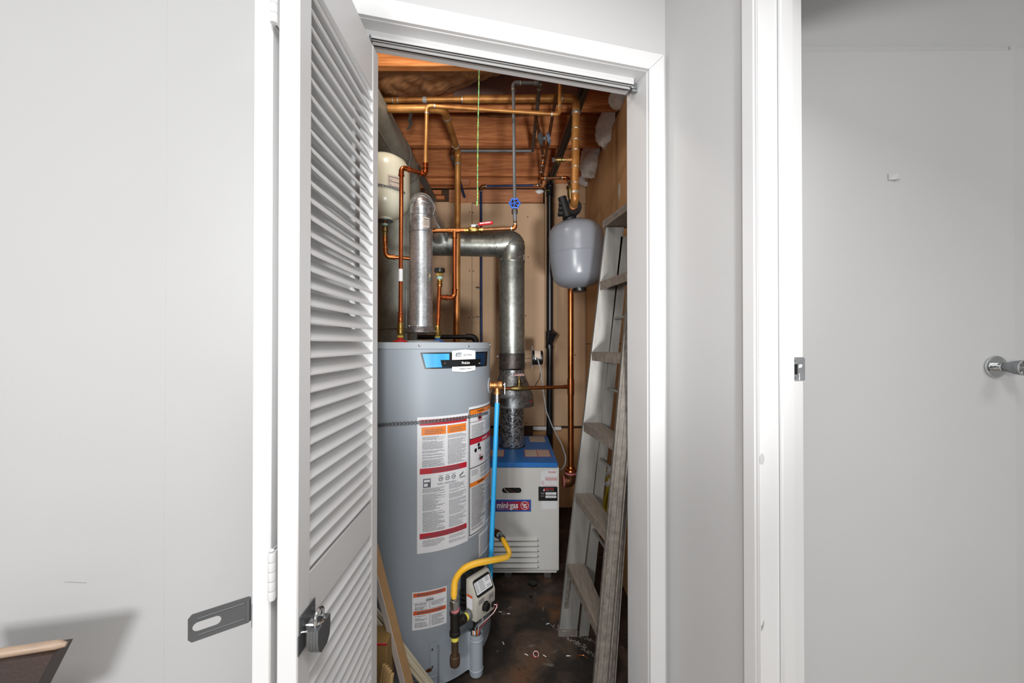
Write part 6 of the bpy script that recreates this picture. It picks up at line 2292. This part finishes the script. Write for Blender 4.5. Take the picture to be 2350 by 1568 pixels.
tag(MB().prism([(a * .35, b * .35) for a, b in pl_], c, (1, 0, 0), (0, 1, 0), (0, 0, .005)).build('black_scrap', 'plastic_black'), 'tiny black crumb on the rusty floor patch', 'scrap')
# white mineral crust on the slab by the ladder foot
q = MB()
rnd = random.Random(9)
for (x0_, y0_, x1_, y1_, n_) in ((1268, 1432, 1300, 1462, 60), (1300, 1462, 1345, 1482, 110), (1330, 1455, 1368, 1470, 70), (1330, 1482, 1368, 1502, 70)):
    for k in range(n_):
        t = rnd.random()
        c = onfloor(x0_ + (x1_ - x0_) * t + rnd.uniform(-5, 5), y0_ + (y1_ - y0_) * t + rnd.uniform(-4, 4))
        r_ = rnd.uniform(.0006, .0022)
        q.lathe([(r_, 0), (r_ * .6, r_ * .3)], c, (0, 0, 1), 5)
o = tag(q.build('mineral_crust', 'crust_grey'), 'white mineral crust crumbs on the concrete around the ladder foot', 'crust')
o['kind'] = 'stuff'

# ================================================================== CLOSET FILL BULB (added out of view to light the joists)
lp = thing('fill_bulb', 'added bare bulb on a short cord, unseen behind the door head, to light the joists', 'fill lamp', (-.42, 1.38, 2.38))
MB().lathe([(.045, 0), (.045, .012), (.020, .020)], (-.42, 1.38, CEIL - .021), (0, 0, -1), 24).build('ceiling_rose', 'trim_paint', lp)
MB().cyl((-.42, 1.38, CEIL - .04), (-.42, 1.38, 2.50), .004, n=8).build('lamp_cord', 'plastic_black', lp)
MB().lathe([(.008, 0), (.019, .010), (.020, .05), (.017, .052)], (-.42, 1.38, 2.505), (0, 0, -1), 20).build('socket', 'plastic_black', lp)
g2m = bpy.data.materials.new('fill_bulb_glow')
g2m.use_nodes = True
bsn = g2m.node_tree.nodes['Principled BSDF']
bsn.inputs['Emission Color'].default_value = (1, .86, .68, 1)
bsn.inputs['Emission Strength'].default_value = 6
MATS['fill_bulb_glow'] = g2m
MB().lathe([(.012, 0), (.014, .015), (.026, .035), (.029, .050), (.024, .066), (.008, .076)], (-.42, 1.38, 2.455), (0, 0, -1), 24).build('bulb', 'fill_bulb_glow', lp)
bl_ = bpy.data.lights.new('fill_bulb_light', 'POINT')
bl_.energy = 5.5
bl_.color = (1, .92, .82)
bl_.shadow_soft_size = .035
bo_ = bpy.data.objects.new('fill_bulb_light', bl_)
COL.objects.link(bo_)
bo_.location = (-.42, 1.38, 2.35)
